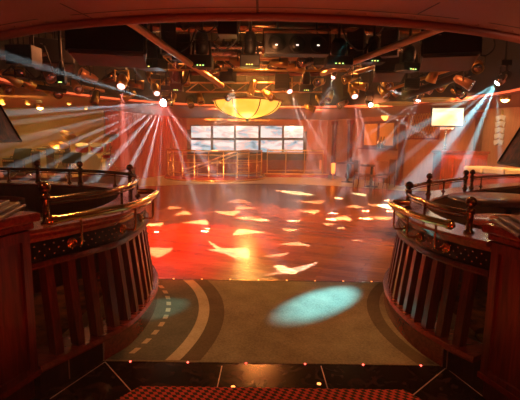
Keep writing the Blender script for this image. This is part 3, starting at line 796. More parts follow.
# big cream monitor on its stand
p = atY(447.5, 117, 11.6); mw = (atY(463, 117, 11.6)-atY(432, 117, 11.6)).x; mh = atY(447, 107.5, 11.6).z-atY(447, 127, 11.6).z
mo = thing('monitor', 'bright cream monitor on a pole at the right', 'screen', (p.x, 11.6, 0), radians(-14))
MB().box((0, .05, p.z), (mw, .1, mh)).build('casing', 'screen_frame', mo, bevel=.01)
MB().box((0, -.006, p.z), (mw-.06, .014, mh-.06)).build('display', screenmat('cream_video', 4.4, 1.7, True), mo)
MB().cyl((0, .08, .03), (0, .08, p.z), .035, 10).build('pole', 'steel', mo)
MB().lathe([(.001, .03), (.3, .03), (.32, 0)], n=24).build('base', 'black_metal', mo)
MB().box((0, -.02, p.z-mh/2-.05), (mw*.4, .06, .05)).build('speaker_bar', 'steel', mo)
# sconces
sc_ = wall_thing('wall_sconce', 'glowing amber shell sconce above the amber wall panel', 'lamp', 386, 113, .02)
MB().lathe([(.001, -.32), (.13, -.22), (.21, 0), (.19, .15), (.12, .27), (.001, .32)], n=20, a0=pi, a1=2*pi).build('shell', 'glow', sc_)
MB().box((0, -.02, -.34), (.2, .05, .07)).build('bracket', 'gold', sc_)
ls = wall_thing('leaf_sconce', 'tall sconce of stacked pale glass leaves on the right wall', 'lamp', 501.5, 128, .04)
for k in range(5):
    z = .36-k*.17
    for s_ in (-1, 1):
        o = MB().hexa([(0, -.02, z), (s_*.15, -.05, z-.03), (s_*.12, -.05, z-.17), (0, -.02, z-.10)], [(0, .01, z), (s_*.15, -.02, z-.03), (s_*.12, -.02, z-.17), (0, .01, z-.10)]).build('glass_leaf', plain('leaf_glass', (.45, .32, .2), .3, 0, (1, .75, .45), .22), ls)
MB().box((0, .02, 0), (.05, .03, 1.0)).build('backplate', 'gold', ls)
# table and chairs, hazy
def bar_table(px, py, Y, label):
    q = atY(px, py, Y); root = thing('cafe_table', label, 'table', (q.x, Y, 0))
    MB().lathe([(.001, .74), (.45, .74), (.46, .76), (.45, .78), (.001, .78)], n=24).build('table_top', 'wood_dark', root)
    MB().lathe([(.25, 0), (.25, .02), (.05, .05), (.04, .74)], n=14).build('pedestal', 'black_metal', root)
def side_chair(x, y, rz, label):
    root = thing('side_chair', label, 'chair', (x, y, 0), rz, 'chairs by the hazy right wall')
    MB().box((0, 0, .45), (.46, .46, .08)).build('seat', 'chair_cloth', root, bevel=.02)
    MB().box((0, .22, .76), (.44, .05, .42)).build('backrest', 'chair_cloth', root, bevel=.02)
    for a in (-.2, .2):
        MB().tube([(a, -.2, .42), (a, -.2, 0)], .018, 6).build('leg', 'wood_dark', root); MB().tube([(a, .21, .95), (a, .21, .42), (a, .24, 0)], .018, 6).build('leg', 'wood_dark', root)
bar_table(372, 165, 15.0, 'dark cafe table in the haze below the amber wall panel')
side_chair(3.55, 14.6, radians(100), 'dark chair left of the hazy cafe table'); side_chair(4.6, 15.3, radians(-80), 'dark chair right of the hazy cafe table'); side_chair(4.0, 14.1, radians(180), 'dark chair in front of the hazy cafe table')
bar_table(348, 165, 16.6, 'dark cafe table farther back left, near the screen wall')
# mahogany counter behind the right balustrade
q0 = atY(441, 152, 10.6); q1 = atY(487, 152, 10.6)
ct = thing('service_counter', 'reddish wooden counter beyond the right balustrade', 'counter', ((q0.x+q1.x)/2, 10.8, 0))
cw = q1.x-q0.x; chh = q0.z
MB().box((0, 0, chh/2), (cw, .5, chh-.06)).build('body', 'wood_h', ct)
MB().box((0, 0, chh), (cw+.08, .58, .06)).build('top', 'wood', ct, bevel=.01)
for k in range(4): MB().box((-cw/2+cw*(k+.5)/4, -.255, chh*.5), (cw*.2, .02, chh*.75)).build('door_panel', 'wood', ct)
bn = thing('bench', 'pale cushioned bench right of the reddish counter', 'bench', (atY(500, 160, 9.6).x, 9.6, 0), radians(-60))
MB().box((0, 0, .45), (1.5, .5, .9)).build('base', 'wood_h', bn); 
for k in range(3): MB().box((-.5+k*.5, 0, .98), (.46, .5, .16)).build('cushion', 'stone', bn, bevel=.04)
# orange glass candle lamp on the floor edge
q = atY(333, 172, 17.5)
cl = thing('candle_lamp', 'glowing orange glass candle lamp standing right of the brass railing', 'lamp', (q.x, 17.5, 0))
MB().lathe([(.001, 0), (.12, 0), (.12, .02), (.03, .05), (.03, .25), (.08, .27)], n=16).build('foot', 'gold', cl); MB().lathe([(.08, .27), (.085, .7), (.075, .7), (.07, .28)], n=16).build('glass', 'candle', cl)

# ================================================================== LIGHTING RIG in the recess
def lookR(v):   # rotation with local -Z along v
    return Vector(v).to_track_quat('-Z', 'Y')
def pipe(a, b, r, mat, label, group=None):
    mid = (Vector(a)+Vector(b))/2
    o = MB().tube([Vector(a)-mid, Vector(b)-mid], r, 10).build('lighting_pipe', mat, loc=mid)
    return tag(o, label, 'pipe', group)
pipe(atY(124, 18, 5.0), atY(222, 86, 8.4), .05, 'red_tube', 'reddish pipe slanting down to the right at the left of the rig')
pipe(atY(452, 24, 5.2), atY(322, 74, 8.8), .05, 'red_tube', 'long reddish pipe slanting down to the left at the right of the rig')
pipe(atY(398, 60, 8.8), atY(345, 76, 10), .045, 'red_tube', 'short reddish pipe under the long slanting one on the right')
pipe(atY(176, 47, 7.8), atY(352, 47, 7.8), .035, 'steel', 'upper level pipe across the middle of the rig')
pipe(atY(170, 58, 8.6), atY(360, 59, 8.6), .045, 'red_tube', 'middle level pipe across the rig')
pipe(atY(175, 73, 9.6), atY(330, 74, 9.6), .05, 'wood_h', 'lowest level pipe across the rig')
pipe(atY(212, 52, 8.2), atY(262, 53, 8.2), .09, 'steel', 'thick pale duct piece between the hanging scanners')
pipe(atY(19, 84, 8.4), atY(66, 91, 9.0), .05, 'black_metal', 'dark pipe carrying the spotlights at the far left')
pipe(atY(0, 58, 6.6), atY(48, 54, 6.9), .03, 'red_tube', 'thin red pipe at the left edge of the rig')
pipe(atY(63, 83, 9.2), atY(104, 91, 10.0), .04, 'red_tube', 'short pipe at the left under the black speaker')
pipe(atY(404, 96, 9.0), atY(470, 72, 8.0), .08, 'black_metal', 'thick dark truss pipe under the right speaker')
pipe(atY(388, 90, 9.0), atY(455, 68, 8.0), .03, 'gold', 'thin golden pipe along the dark truss pipe on the right')

def scanner(x, yt, yb, w, Y, label, led='dial', tilt=0):
    top = atY(x, yt, Y); bot = atY(x, yb, Y); h = top.z-bot.z; W = w/FPX*Y
    root = thing('scanner_light', label, 'stage light', (bot.x, Y, bot.z), tilt, 'black scanner lights hanging in the rig')
    MB().box((0, 0, h*.16), (W, W*.8, h*.30)).build('base', 'black', root, bevel=.015)
    d = MB().box((0, -W*.41, h*.12), (W*.55, .012, h*.10)).build('control_panel', 'black_metal', root)
    for k, m_ in enumerate(('dial', 'dial_y', 'dial')): MB().box((-W*.15+k*W*.13, -W*.42, h*.055), (.022, .012, .014)).build('indicator', m_ if led == 'dial' else 'dial_y', d)
    for s_ in (-1, 1): MB().hexa([(s_*W*.46, -W*.14, h*.28), (s_*W*.46, W*.14, h*.28), (s_*W*.36, W*.14, h*.28), (s_*W*.36, -W*.14, h*.28)], [(s_*W*.38, -W*.1, h*.66), (s_*W*.38, W*.1, h*.66), (s_*W*.30, W*.1, h*.66), (s_*W*.30, -W*.1, h*.66)]).build('yoke_arm', 'black_metal', root)
    hd = MB().lathe([(.001, h*.34), (W*.26, h*.36), (W*.30, h*.5), (W*.30, h*.78), (W*.22, h*.90), (.001, h*.92)], n=18).build('head', 'black', root)
    f = MB()
    for k in range(4): f.lathe([(W*.30, h*(.55+k*.05)), (W*.335, h*(.56+k*.05)), (W*.30, h*(.57+k*.05))], n=18)
    f.build('cooling_fins', 'black_metal', hd)
    MB().cyl((0, 0, h*.9), (0, 0, ZT-bot.z), .025, 8).build('hanging_tube', 'black_metal', root)
    return root
scanner(202, 27, 69, 21, 7.0, 'black scanner light with green indicators, left of the centre pair')
scanner(250, 28, 68, 19, 7.0, 'black scanner light with yellow indicators, right of the centre pair', 'y')
scanner(338, 36, 67, 25, 7.2, 'black scanner light beside the lamp bank, with green indicators')
scanner(373, 34, 64, 20, 7.6, 'black scanner light behind the long slanting pipe')
scanner(408, 44, 72, 20, 7.4, 'black scanner light close to the right speaker', tilt=.3)
scanner(152, 38, 70, 24, 7.3, 'black scanner light beside the left speaker', 'y', tilt=-.3)
scanner(62, 58, 84, 8, 7.2, 'slim black scanner light between the left speaker and the far left pipe')
scanner(306, 70, 92, 13, 9.0, 'small black scanner light hanging low right of the bowl lamp')
scanner(177, 66, 92, 12, 9.2, 'small black scanner light hanging low left of the bowl lamp')

def pa_speaker(xl, xr, yt, yb, Y, rz, rx, label):
    c = atY((xl+xr)/2, (yt+yb)/2, Y); W = (xr-xl)/FPX*Y; H = (yb-yt)/FPX*Y
    root = thing('hanging_speaker', label, 'speaker', c, 0, 'black speakers hanging in the rig'); root.rotation_euler = (rx, 0, rz)
    MB().hexa([(-W/2, -.3, -H/2), (W/2, -.3, -H/2), (W*.42, .4, -H/2), (-W*.42, .4, -H/2)], [(-W/2, -.3, H/2), (W/2, -.3, H/2), (W*.42, .4, H/2), (-W*.42, .4, H/2)]).build('cabinet', 'black', root, bevel=.02)
    MB().box((0, -.312, 0), (W*.92, .02, H*.9)).build('grille', 'black_metal', root)
    MB().box((0, 0.02, -H/2-.012), (W*.9, .6, .024)).build('underside_panel', 'seam', root)  # light on the bottom face put into a reddish colour
    MB().box((-W*.18, -.326, H*.22), (.10, .008, .03)).build('badge', 'steel', root)
    for s_ in (-1, 1):
        MB().box((s_*W*.47, .05, H/2+.08), (.03, .25, .18)).build('bracket', 'black_metal', root)
        MB().cyl((s_*W*.47, .05, H/2+.1), (s_*W*.47, .05, max(.2, ZT-c.z-.05)), .014, 6).build('hanging_cable', 'steel', root)
    return root
pa_speaker(74, 146, 26, 58, 6.2, radians(10), radians(-6), 'large black speaker at the left of the rig')
pa_speaker(422, 474, 37, 62, 6.4, radians(-16), radians(-10), 'large black speaker at the right of the rig')
pa_speaker(374, 404, 58, 76, 8.2, radians(-10), radians(-8), 'small black speaker left of the large right speaker')
pa_speaker(34, 72, 44, 66, 7.6, radians(24), radians(-4), 'small black speaker behind the large left speaker')
p = atY(228, 26, 5.6)
o = thing('ballast_box', 'plain black box fixed above the pipes left of the lamp bank', 'box', p); MB().box((0, 0, 0), (.24, .24, .26)).build('housing', 'black', o, bevel=.01); MB().cyl((0, 0, .1), (0, 0, ZT-p.z), .03, 8).build('hanging_tube', 'black_metal', o)
# bank of three lamps
p = atY(297, 44, 6.4)
bk3 = thing('lamp_bank', 'black box with a row of three unlit round lamps and a tube frame', 'stage light', p)
W = 62/FPX*6.4; H = 19/FPX*6.4
MB().box((0, .1, 0), (W, .26, H)).build('housing', 'black', bk3, bevel=.012)
for k in range(3):
    x = (-1+k)*W*.32; R = Matrix.Rotation(pi/2, 3, 'X')
    l_ = MB().lathe([(.001, .03), (.09, .028), (.10, 0), (.115, 0), (.12, .045), (.105, .05)], (x, -.035, -.01), 20, R).build('lamp', 'black_metal', bk3)
    MB().box((x, -.075, -.03), (.035, .01, .018)).build('bulb_glint', 'glint', l_)  # highlight on the unlit lamp, made as a glowing tab
MB().tube([(-W/2-.02, .05, -.05), (-W/2-.02, .05, H*.72), (W/2+.02, .05, H*.72), (W/2+.02, .05, -.05)], .018, 8).build('tube_frame', 'bronze', bk3)
for x in (-W*.3, W*.3): MB().cyl((x, .05, H*.72), (x, .05, ZT-p.z), .016, 8).build('hanging_tube', 'black_metal', bk3)

def par_can(px, py, Y, aim, label, mat='gold', s=1.0, lens='warm_dim', lit=False):
    p = atY(px, py, Y); root = thing('par_can', label, 'stage light', p, 0, 'golden can spotlights in the rig')
    q = lookR(Vector(aim)); R = q.to_matrix()
    MB().lathe([(.001, .20), (.05, .19), (.075, .12), (.08, .0), (.10, -.16), (.092, -.16), (.07, -.02)], (0, 0, 0), 18, R*s if False else R).build('can', mat, root)
    MB().lathe([(.001, -.135), (.088, -.135), (.088, -.15), (.001, -.15)], (0, 0, 0), 18, R).build('lens', lens if lit else 'mirror', root)
    a = R @ Vector((1, 0, 0)); top = Vector((0, 0, .20))
    MB().tube([a*.105, a*.105+top*.7, top, -a*.105+top*.7, -a*.105], .012, 6).build('yoke', 'black_metal', root)
    zt = (ZT-p.z) if (p.xy-RC).length < RR else max(.21, ZC-p.z)
    MB().cyl((0, 0, .19), (0, 0, zt), .013, 6).build('hanging_tube', 'black_metal', root)
    return root
pars = [(12, 78, 7.6, (.5, .8, -.5), 'gold can spotlight, leftmost on the far left pipe'), (26, 82, 8.1, (.5, .8, -.5), 'gold can spotlight, second on the far left pipe'),
 (42, 86, 8.8, (.5, .8, -.5), 'gold can spotlight, third on the far left pipe'), (136, 84, 9.2, (1, .2, -.1), 'gold can spotlight lying level left of the white starburst lamp'),
 (186, 78, 9.4, (.1, -.5, -1), 'gold can spotlight beside the small low scanner at the left'), (217, 83, 9.8, (.2, -1, -.3), 'round gold can spotlight above the left side of the bowl lamp'),
 (252, 88, 10.4, (-.3, -.2, -1), 'gold can spotlight above the middle of the bowl lamp'), (280, 63, 8.5, (1, -.1, -.05), 'level gold can spotlight under the lamp bank, left one'),
 (296, 68, 8.7, (1, -.2, -.1), 'level gold can spotlight under the lamp bank, right one'), (330, 96, 10.8, (-.4, -.6, -.7), 'gold can spotlight right of the bowl lamp'),
 (200, 98, 11, (.3, -.5, -.9), 'gold can spotlight left of the bowl lamp'), (172, 100, 11, (-.3, -.5, -.9), 'gold can spotlight between the starburst lamp and the bowl lamp'), (383, 92, 10, (.3, -.6, -.6), 'gold can spotlight near the small white spot on the right'),
 (434, 73, 7.8, (-.2, .4, -.9), 'gold can spotlight on the dark truss under the right speaker'), (350, 78, 9.4, (-.8, -.3, -.3), 'gold can spotlight below the short reddish pipe'), (320, 100, 11.2, (.4, -.7, -.7), 'gold can spotlight close right of the bowl lamp'),
 (150, 26+50, 9.8, (.4, -.6, -.5), 'gold can spotlight under the left scanner'), (95, 98, 9.6, (0, -.5, -.8), 'gold can spotlight below the left speaker')]
for a in pars: par_can(*a)
def moving_head(px, py, Y, aim, label, lens, r=.07, mat='steel'):
    """px,py: where its lens shows"""
    p = atY(px, py, Y); q = Vector(aim).normalized(); R = lookR(q).to_matrix()
    inrec = (p.xy-RC).length < RR-.1; zt = (ZT if inrec else ZC)-p.z
    c = -q*.17
    root = thing('moving_head', label, 'stage light', p)
    MB().lathe([(.001, .16), (r*1.2, .14), (r*1.5, .05), (r*1.45, -.08), (r*1.1, -.16), (r*1.02, -.16), (r*.98, -.12)], c, 18, R).build('head', mat, root)
    MB().lathe([(.001, -.168), (r*.6, -.165), (r, -.15), (r, -.14), (.001, -.14)], c, 18, R).build('lens', lens, root)
    a = R @ Vector((1, 0, 0)); t = Vector((0, 0, .22))
    MB().tube([c+a*r*1.7, c+a*r*1.7+t, c-a*r*1.7+t, c-a*r*1.7], .02, 8).build('yoke', mat, root)
    MB().box(c+Vector((0, 0, .27)), (.20, .16, .10)).build('base', 'black', root, bevel=.01)
    if zt > c.z+.32: MB().cyl(c+Vector((0, 0, .30)), Vector((c.x, c.y, zt)), .02, 8).build('hanging_tube', 'black_metal', root)
    return Vector(p)
def aimto(px, py, Y, tpx, tpy, tY): return atY(tpx, tpy, tY)-atY(px, py, Y)
HA = moving_head(163, 103, 9.0, (-.25, -1, -.35), 'moving head with the brilliant white starburst, above the red velvet', 'white_lens', .075)
spot(HA+Vector((0, -.06, -.02)), HA+Vector((-.3, -1, -.5)), 500, (.8, .95, 1), 70, 1, .02) if False else None
HB = moving_head(121, 87, 8.6, (.1, -.8, -.8), 'moving head with a rosy lens, left of the white starburst', 'pink_lens', .075, 'gold')
HC = moving_head(157, 94, 9.4, (.3, -.8, -.7), 'moving head with a rosy lens, just behind the white starburst', 'pink_lens', .06, 'gold')
HD = moving_head(290, 92, 9.6, (.3, -.8, -.8), 'moving head with a rosy lens, right of the bowl lamp', 'pink_lens', .06, 'gold')
HE = moving_head(355, 97, 10.5, (.1, -.8, -.8), 'moving head with a rosy lens, above the hazy chairs', 'pink_lens', .075, 'gold')
HF = moving_head(371, 105, 11.0, (.1, -1, -.3), 'small moving head with a white lens, left of the amber shell sconce', 'white_lens', .05)
HG = moving_head(418, 101, 9.8, (-.35, .0, -1), 'moving head with a white star, left of the cream monitor', 'white_lens', .055)
HH = moving_head(496.5, 84, 8.3, (-.8, .0, -.8), 'moving head throwing broad cyan beams at the upper right', 'white_lens', .06)
HI = moving_head(333, 78, 9.0, (-.3, -.8, -.8), 'moving head with a pale lens, right under the lamp bank', 'pink_lens', .04)
dl = []
for k, (px, py, Y, m_, r, lab) in enumerate(((40, 108, 13.0, 'warm_lens', .085, 'blazing amber downlight over the band gear'), (28, 104, 12.0, 'warm_dim', .06, 'dim amber downlight left of the blazing one'),
     (69, 104, 12.4, 'warm_dim', .06, 'dim amber downlight right of the blazing one'), (86, 109, 13.6, 'warm_dim', .05, 'small amber downlight near the red velvet'),
     (505, 100, 8.9, 'warm_lens', .08, 'blazing amber downlight above the leaf sconce'), (3, 104, 11.0, 'warm_dim', .06, 'dim amber downlight at the left edge'), (50, 96, 11.0, 'warm_dim', .04, 'small amber downlight above the dark pipe at the left'))):
    p = atY(px, py, Y); z = p.z
    root = thing('downlight', lab, 'light', p, 0, 'amber downlights')
    MB().lathe([(r*1.25, .0), (r*1.3, .10), (r*.8, .2), (.001, .22)], n=16).build('can', 'gold', root)
    MB().ball((0, 0, .03), r, 12).build('bulb', m_, root)
    zt = (ZT if (p.xy-RC).length < RR else ZC)-z
    if zt > .22: MB().cyl((0, 0, .2), (0, 0, zt), .015, 6).build('stem', 'black_metal', root)
    dl.append((p.copy(), m_))
# golden oval coffers in the right-hand ceiling
for px, py, lab in ((434, 99, 'golden oval ceiling light left of the cyan beams'), (396, 103, 'golden oval ceiling light farther back above the amber wall panel')):
    p = atz(px, py, ZC)
    o = MB().lathe([(.46, 0), (.44, -.04), (.38, -.03), (.35, -.01), (.001, -.01)], n=32).build('ceiling_light', plain('oval_gold', (.5, .26, .07), .4, .3, (1, .5, .1), .10), loc=(p.x, p.y, ZC)); tag(o, lab, 'light', 'golden oval ceiling lights')
def truss(a, b, hgt, mat, label):
    a = Vector(a); b = Vector(b); root = thing('lighting_truss', label, 'truss', a); d = b-a; up = Vector((0, 0, hgt))
    for o_ in (Vector(), up): MB().tube([o_, d*.5+o_, d+o_], .022, 8).build('chord', mat, root)
    z = MB(); n_ = max(4, int(d.length/.28))
    for k in range(n_):
        p0 = d*(k/n_)+(up if k % 2 else Vector()); p1 = d*((k+1)/n_)+(Vector() if k % 2 else up); z.cyl(p0, p1, .012, 6)
    z.build('lattice', mat, root)
    for t in (.15, .85): MB().cyl(d*t+up, Vector((d.x*t, d.y*t, ZT-a.z)), .014, 6).build('hanging_tube', 'black_metal', root)
truss(atY(2, 74, 7.4), atY(66, 84, 8.4), .28, 'black_metal', 'dark lattice truss at the far left of the rig')
truss(atY(150, 70, 8.9), atY(346, 71, 8.9), .26, 'gold', 'long golden lattice truss across the middle of the rig')
truss(atY(400, 98, 9.4), atY(462, 74, 8.6), .30, 'black_metal', 'dark lattice truss under the large right speaker')
truss(atY(186, 92, 10.6), atY(322, 92, 10.6), .22, 'red_tube', 'reddish lattice truss just above the bowl lamp')
def duct(a, b, r, mat, label):
    mid = (Vector(a)+Vector(b))/2; o = MB().tube([Vector(a)-mid, Vector(b)-mid], r, 16).build('air_duct', mat, loc=mid); tag(o, label, 'duct')
duct((-3.0, 8.0, 3.66), (2.9, 8.0, 3.66), .13, 'bronze', 'bronze coloured air duct nearest the front of the recess')
duct((-3.2, 9.7, 3.62), (3.1, 9.7, 3.62), .15, 'steel', 'pale steel air duct across the middle of the recess')
duct((-2.6, 11.4, 3.55), (2.6, 11.4, 3.55), .15, 'bronze', 'bronze coloured air duct at the back of the recess')
more = [(190, 103, 11.6, (.3, -.8, -.5), 'gold can spotlight over the left end of the gold scrollwork sign'), (231, 96, 11.2, (-.5, -.7, -.4), 'gold can spotlight in front of the bowl lamp rim, left one'),
 (268, 95, 10.5, (.6, -.6, -.5), 'gold can spotlight in front of the bowl lamp rim, right one'), (343, 104, 11.6, (-.7, -.5, -.4), 'gold can spotlight left of the rosy lens over the hazy chairs'),
 (310, 108, 12.4, (.8, -.4, -.4), 'gold can spotlight level with the bowl lamp on its right'), (110, 78, 8.8, (.8, -.4, .2), 'gold can spotlight pointing sideways above the left rosy lens'),
 (128, 96, 9.4, (-.7, -.6, -.5), 'gold can spotlight left below the white starburst lamp'), (76, 86, 8.6, (.6, -.6, -.6), 'gold can spotlight right of the short pipe at the left'),
 (360, 86, 9.8, (.8, -.5, -.2), 'gold can spotlight above the small white spot'), (398, 92, 9.6, (-.8, -.5, -.3), 'gold can spotlight left of the white star'),
 (444, 84, 8.8, (-.7, -.4, -.6), 'gold can spotlight at the left end of the cyan beams'), (464, 60+22, 8.0, (.7, -.5, -.5), 'gold can spotlight under the right end of the dark truss'),
 (240, 62, 8.0, (.9, -.3, -.2), 'gold can spotlight right of the pale duct piece'), (212, 70, 8.8, (-.8, -.5, -.3), 'gold can spotlight below the left centre scanner'),
 (320, 82, 9.6, (-.5, -.8, -.2), 'gold can spotlight left of the pale lens under the lamp bank'), (48, 74, 8.0, (.6, -.5, -.6), 'gold can spotlight beside the slim scanner')]
more += [(20, 70, 7.8, (.3, -.8, -.5), 'bronze can spotlight above the far left gold cans'), (56, 92, 9.2, (.6, -.6, -.4), 'gold can spotlight right of the amber downlights at the left'),
 (6, 88, 8.6, (.7, -.5, -.4), 'gold can spotlight at the very left edge of the rig'), (88, 76, 8.4, (-.6, -.6, .3), 'gold can spotlight tilted up under the left speaker'),
 (166, 84, 9.6, (.5, -.8, .2), 'gold can spotlight tilted up right above the white starburst'), (306, 56+6, 8.2, (-.8, -.5, -.2), 'gold can spotlight low behind the lamp bank'),
 (386, 84, 9.2, (.2, -.9, -.4), 'bronze can spotlight below the small right speaker'), (424, 88, 8.8, (.6, -.7, -.3), 'gold can spotlight between white star and dark truss'),
 (478, 66, 7.6, (-.4, -.8, -.4), 'gold can spotlight right beneath the large right speaker'), (458, 92, 9.0, (.4, -.8, -.5), 'gold can spotlight over the cream monitor')]
for k, a_ in enumerate(more): par_can(*a_, mat=('gold', 'bronze', 'gold', 'red_tube')[k % 4])
def dimmer(px, py, w, h, Y, label):
    p = atY(px, py, Y); W = w/FPX*Y; H = h/FPX*Y; root = thing('dimmer_box', label, 'box', p, random.uniform(-.5, .5))
    MB().box((0, 0, 0), (W, W*.7, H)).build('housing', 'black', root, bevel=.012)
    f = MB()
    for k in range(4): f.box((0, -W*.36, -H*.36+k*H*.18), (W*.7, .014, H*.05))
    f.build('louvre', 'black_metal', root)
    for s_ in (-1, 1): MB().cyl((s_*W*.38, 0, H*.45), (s_*W*.38, 0, ZT-p.z), .012, 6).build('hanging_tube', 'black_metal', root)
for a_ in ((182, 48, 18, 24, 7.6, 'black dimmer box left of the centre scanners'), (228, 76, 14, 12, 9.0, 'small black dimmer box above the left of the bowl lamp'), (282, 82, 14, 14, 9.2, 'small black dimmer box above the right of the bowl lamp'),
     (356, 46, 16, 30, 8.0, 'tall black dimmer box behind the sagging cable on the right'), (390, 44, 16, 24, 7.0, 'tall black dimmer box left of the right scanner'), (24, 56, 26, 18, 6.6, 'wide black dimmer box at the upper left'), (168, 38, 14, 30, 7.0, 'tall black dimmer box near the left slanting pipe'),
     (322, 52, 14, 26, 7.8, 'black dimmer box just right of the lamp bank'), (412, 84, 14, 10, 8.4, 'small black dimmer box on the dark truss at the right')): dimmer(*a_)
# loops of cable
def cable(pts, label):
    o = MB().tube(cat_rom(pts, 8), .011, 6).build('cable', 'black'); tag(o, label, 'cable', 'loose cables in the rig')
def A3(*l): return [atY(*q) for q in l]
cable(A3((214, 20, 6.2), (219, 36, 6.2), (212, 44, 6.3), (224, 50, 6.4), (236, 40, 6.4), (240, 22, 6.3)), 'black cable looped between the two centre scanners')
cable(A3((160, 22, 6.4), (168, 42, 6.4), (178, 52, 6.5), (190, 44, 6.5), (196, 28, 6.5)), 'black cable sagging between the left scanner and the centre')
cable(A3((480, 34, 6.2), (492, 36, 6.2), (494, 48, 6.2), (484, 56, 6.2), (474, 50, 6.2)), 'black cable looped beside the large right speaker')
cable(A3((340, 24, 6.4), (350, 44, 6.5), (362, 50, 6.6), (376, 36, 6.6), (384, 26, 6.6)), 'black cable sagging above the scanner beside the lamp bank')
cable(A3((166, 66, 8.0), (172, 80, 8.2), (184, 84, 8.4), (190, 70, 8.4)), 'black cable hanging above the white starburst lamp')
cable(A3((44, 46, 6.8), (50, 62, 6.9), (54, 72, 7.0), (60, 60, 7.0)), 'black cable hanging beside the slim scanner')
cable(A3((178, 22, 5.8), (184, 30, 5.8), (192, 26, 5.9), (206, 33, 5.9), (218, 24, 5.9)), 'black cable drooping over the left centre scanner')

# ================================================================== LIGHT
def spot(loc, target, e, col, deg, blend=.3, r=.03, name='spot'):
    l = bpy.data.lights.new(name, 'SPOT'); o = bpy.data.objects.new(name, l); C.objects.link(o)
    l.energy = e; l.color = col; l.spot_size = radians(deg); l.spot_blend = blend; l.shadow_soft_size = r
    o.location = loc; o.rotation_euler = (Vector(target)-Vector(loc)).to_track_quat('-Z', 'Y').to_euler(); return o
def point(loc, e, col, r=.1):
    l = bpy.data.lights.new('point', 'POINT'); o = bpy.data.objects.new('point', l); C.objects.link(o)
    l.energy = e; l.color = col; l.shadow_soft_size = r; o.location = loc; return o
def area(loc, target, e, col, sx, sy):
    l = bpy.data.lights.new('area', 'AREA'); o = bpy.data.objects.new('area', l); C.objects.link(o)
    l.energy = e; l.color = col; l.shape = 'RECTANGLE'; l.size = sx; l.size_y = sy; o.location = loc
    o.rotation_euler = (Vector(target)-Vector(loc)).to_track_quat('-Z', 'Y').to_euler(); return o
def gobo(o, shapes, h, col_on, col_off=(0, 0, 0), soft=.05):
    """pointed-leaf cut-outs in a lamp that looks straight down from height h; shapes: centre x, y, half length, half width, angle (floor metres from the lamp's foot)"""
    l = o.data; l.use_nodes = True; nt = l.node_tree; em = nt.nodes['Emission']
    tc = nt.nodes.new('ShaderNodeNewGeometry'); sp = nt.nodes.new('ShaderNodeSeparateXYZ'); nt.links.new(tc.outputs['Incoming'], sp.inputs[0])
    def mth(op, a, b=None):
        n = nt.nodes.new('ShaderNodeMath'); n.operation = op
        for i, v in enumerate((a, b)):
            if v is None: continue
            if isinstance(v, (int, float)): n.inputs[i].default_value = v
            else: nt.links.new(v, n.inputs[i])
        return n.outputs[0]
    inv = mth('DIVIDE', -h, sp.outputs[2])
    u = mth('MULTIPLY', sp.outputs[0], inv); v = mth('MULTIPLY', sp.outputs[1], inv)
    cb = nt.nodes.new('ShaderNodeCombineXYZ'); nt.links.new(u, cb.inputs[0]); nt.links.new(v, cb.inputs[1])
    acc = None; flip = 1
    for (cx, cy, a, b, th) in shapes:
        mp = nt.nodes.new('ShaderNodeMapping'); mp.vector_type = 'TEXTURE'
        mp.inputs['Location'].default_value = (cx, cy, 0); mp.inputs['Rotation'].default_value = (0, 0, th); mp.inputs['Scale'].default_value = (a, b, 1)
        nt.links.new(cb.outputs[0], mp.inputs[0]); s2 = nt.nodes.new('ShaderNodeSeparateXYZ'); nt.links.new(mp.outputs[0], s2.inputs[0])
        xx = mth('MULTIPLY', s2.outputs[0], s2.outputs[0]); ax = mth('ADD', mth('MULTIPLY', mth('ABSOLUTE', s2.outputs[0]), .6), mth('MULTIPLY', xx, .4))
        ys = mth('MULTIPLY', s2.outputs[1], flip); flip = -flip if abs(th) < .3 else flip
        d = mth('MAXIMUM', mth('ADD', ax, mth('ADD', mth('MULTIPLY', ys, .5), .5)), mth('MULTIPLY', ys, -1.0))
        mr = nt.nodes.new('ShaderNodeMapRange'); mr.inputs[1].default_value = 1+soft; mr.inputs[2].default_value = 1-soft; mr.inputs[3].default_value = 0; mr.inputs[4].default_value = 1
        nt.links.new(d, mr.inputs[0]); acc = mr.outputs[0] if acc is None else mth('MAXIMUM', acc, mr.outputs[0])
    mx = nt.nodes.new('ShaderNodeMix'); mx.data_type = 'RGBA'; nt.links.new(acc, mx.inputs[0])
    mx.inputs[6].default_value = (*col_off, 1); mx.inputs[7].default_value = (*col_on, 1)
    nt.links.new(mx.outputs[2], em.inputs['Color'])

# warm pin spots, added below the bulkhead edge to make the brass shine
for x in (-.75, .95):
    spot((x, 3.35, 2.52), (x*1.55, 3.0, 1.0), 26, (1, .55, .22), 70, .6, .07)
# spots added to brighten the podium and screens' front rail
spot((-1.2, 13.0, 2.5), (-1.9, 16.6, .8), 1100, (1, .62, .32), 46, .5, .08)
spot((1.8, 14.0, 2.5), (1.7, 18.8, .8), 600, (1, .55, .28), 40, .5, .08)
# --- haze in the whole hall
w = bpy.data.worlds.new('hall_haze'); SC.world = w; w.use_nodes = True; nt = w.node_tree
nt.nodes['Background'].inputs[0].default_value = (0, 0, 0, 1); nt.nodes['Background'].inputs[1].default_value = 0
vs_ = nt.nodes.new('ShaderNodeVolumeScatter'); vs_.inputs['Color'].default_value = (1, 1, 1, 1); vs_.inputs['Density'].default_value = .0105; vs_.inputs['Anisotropy'].default_value = .25
nt.links.new(vs_.outputs[0], nt.nodes['World Output'].inputs['Volume'])

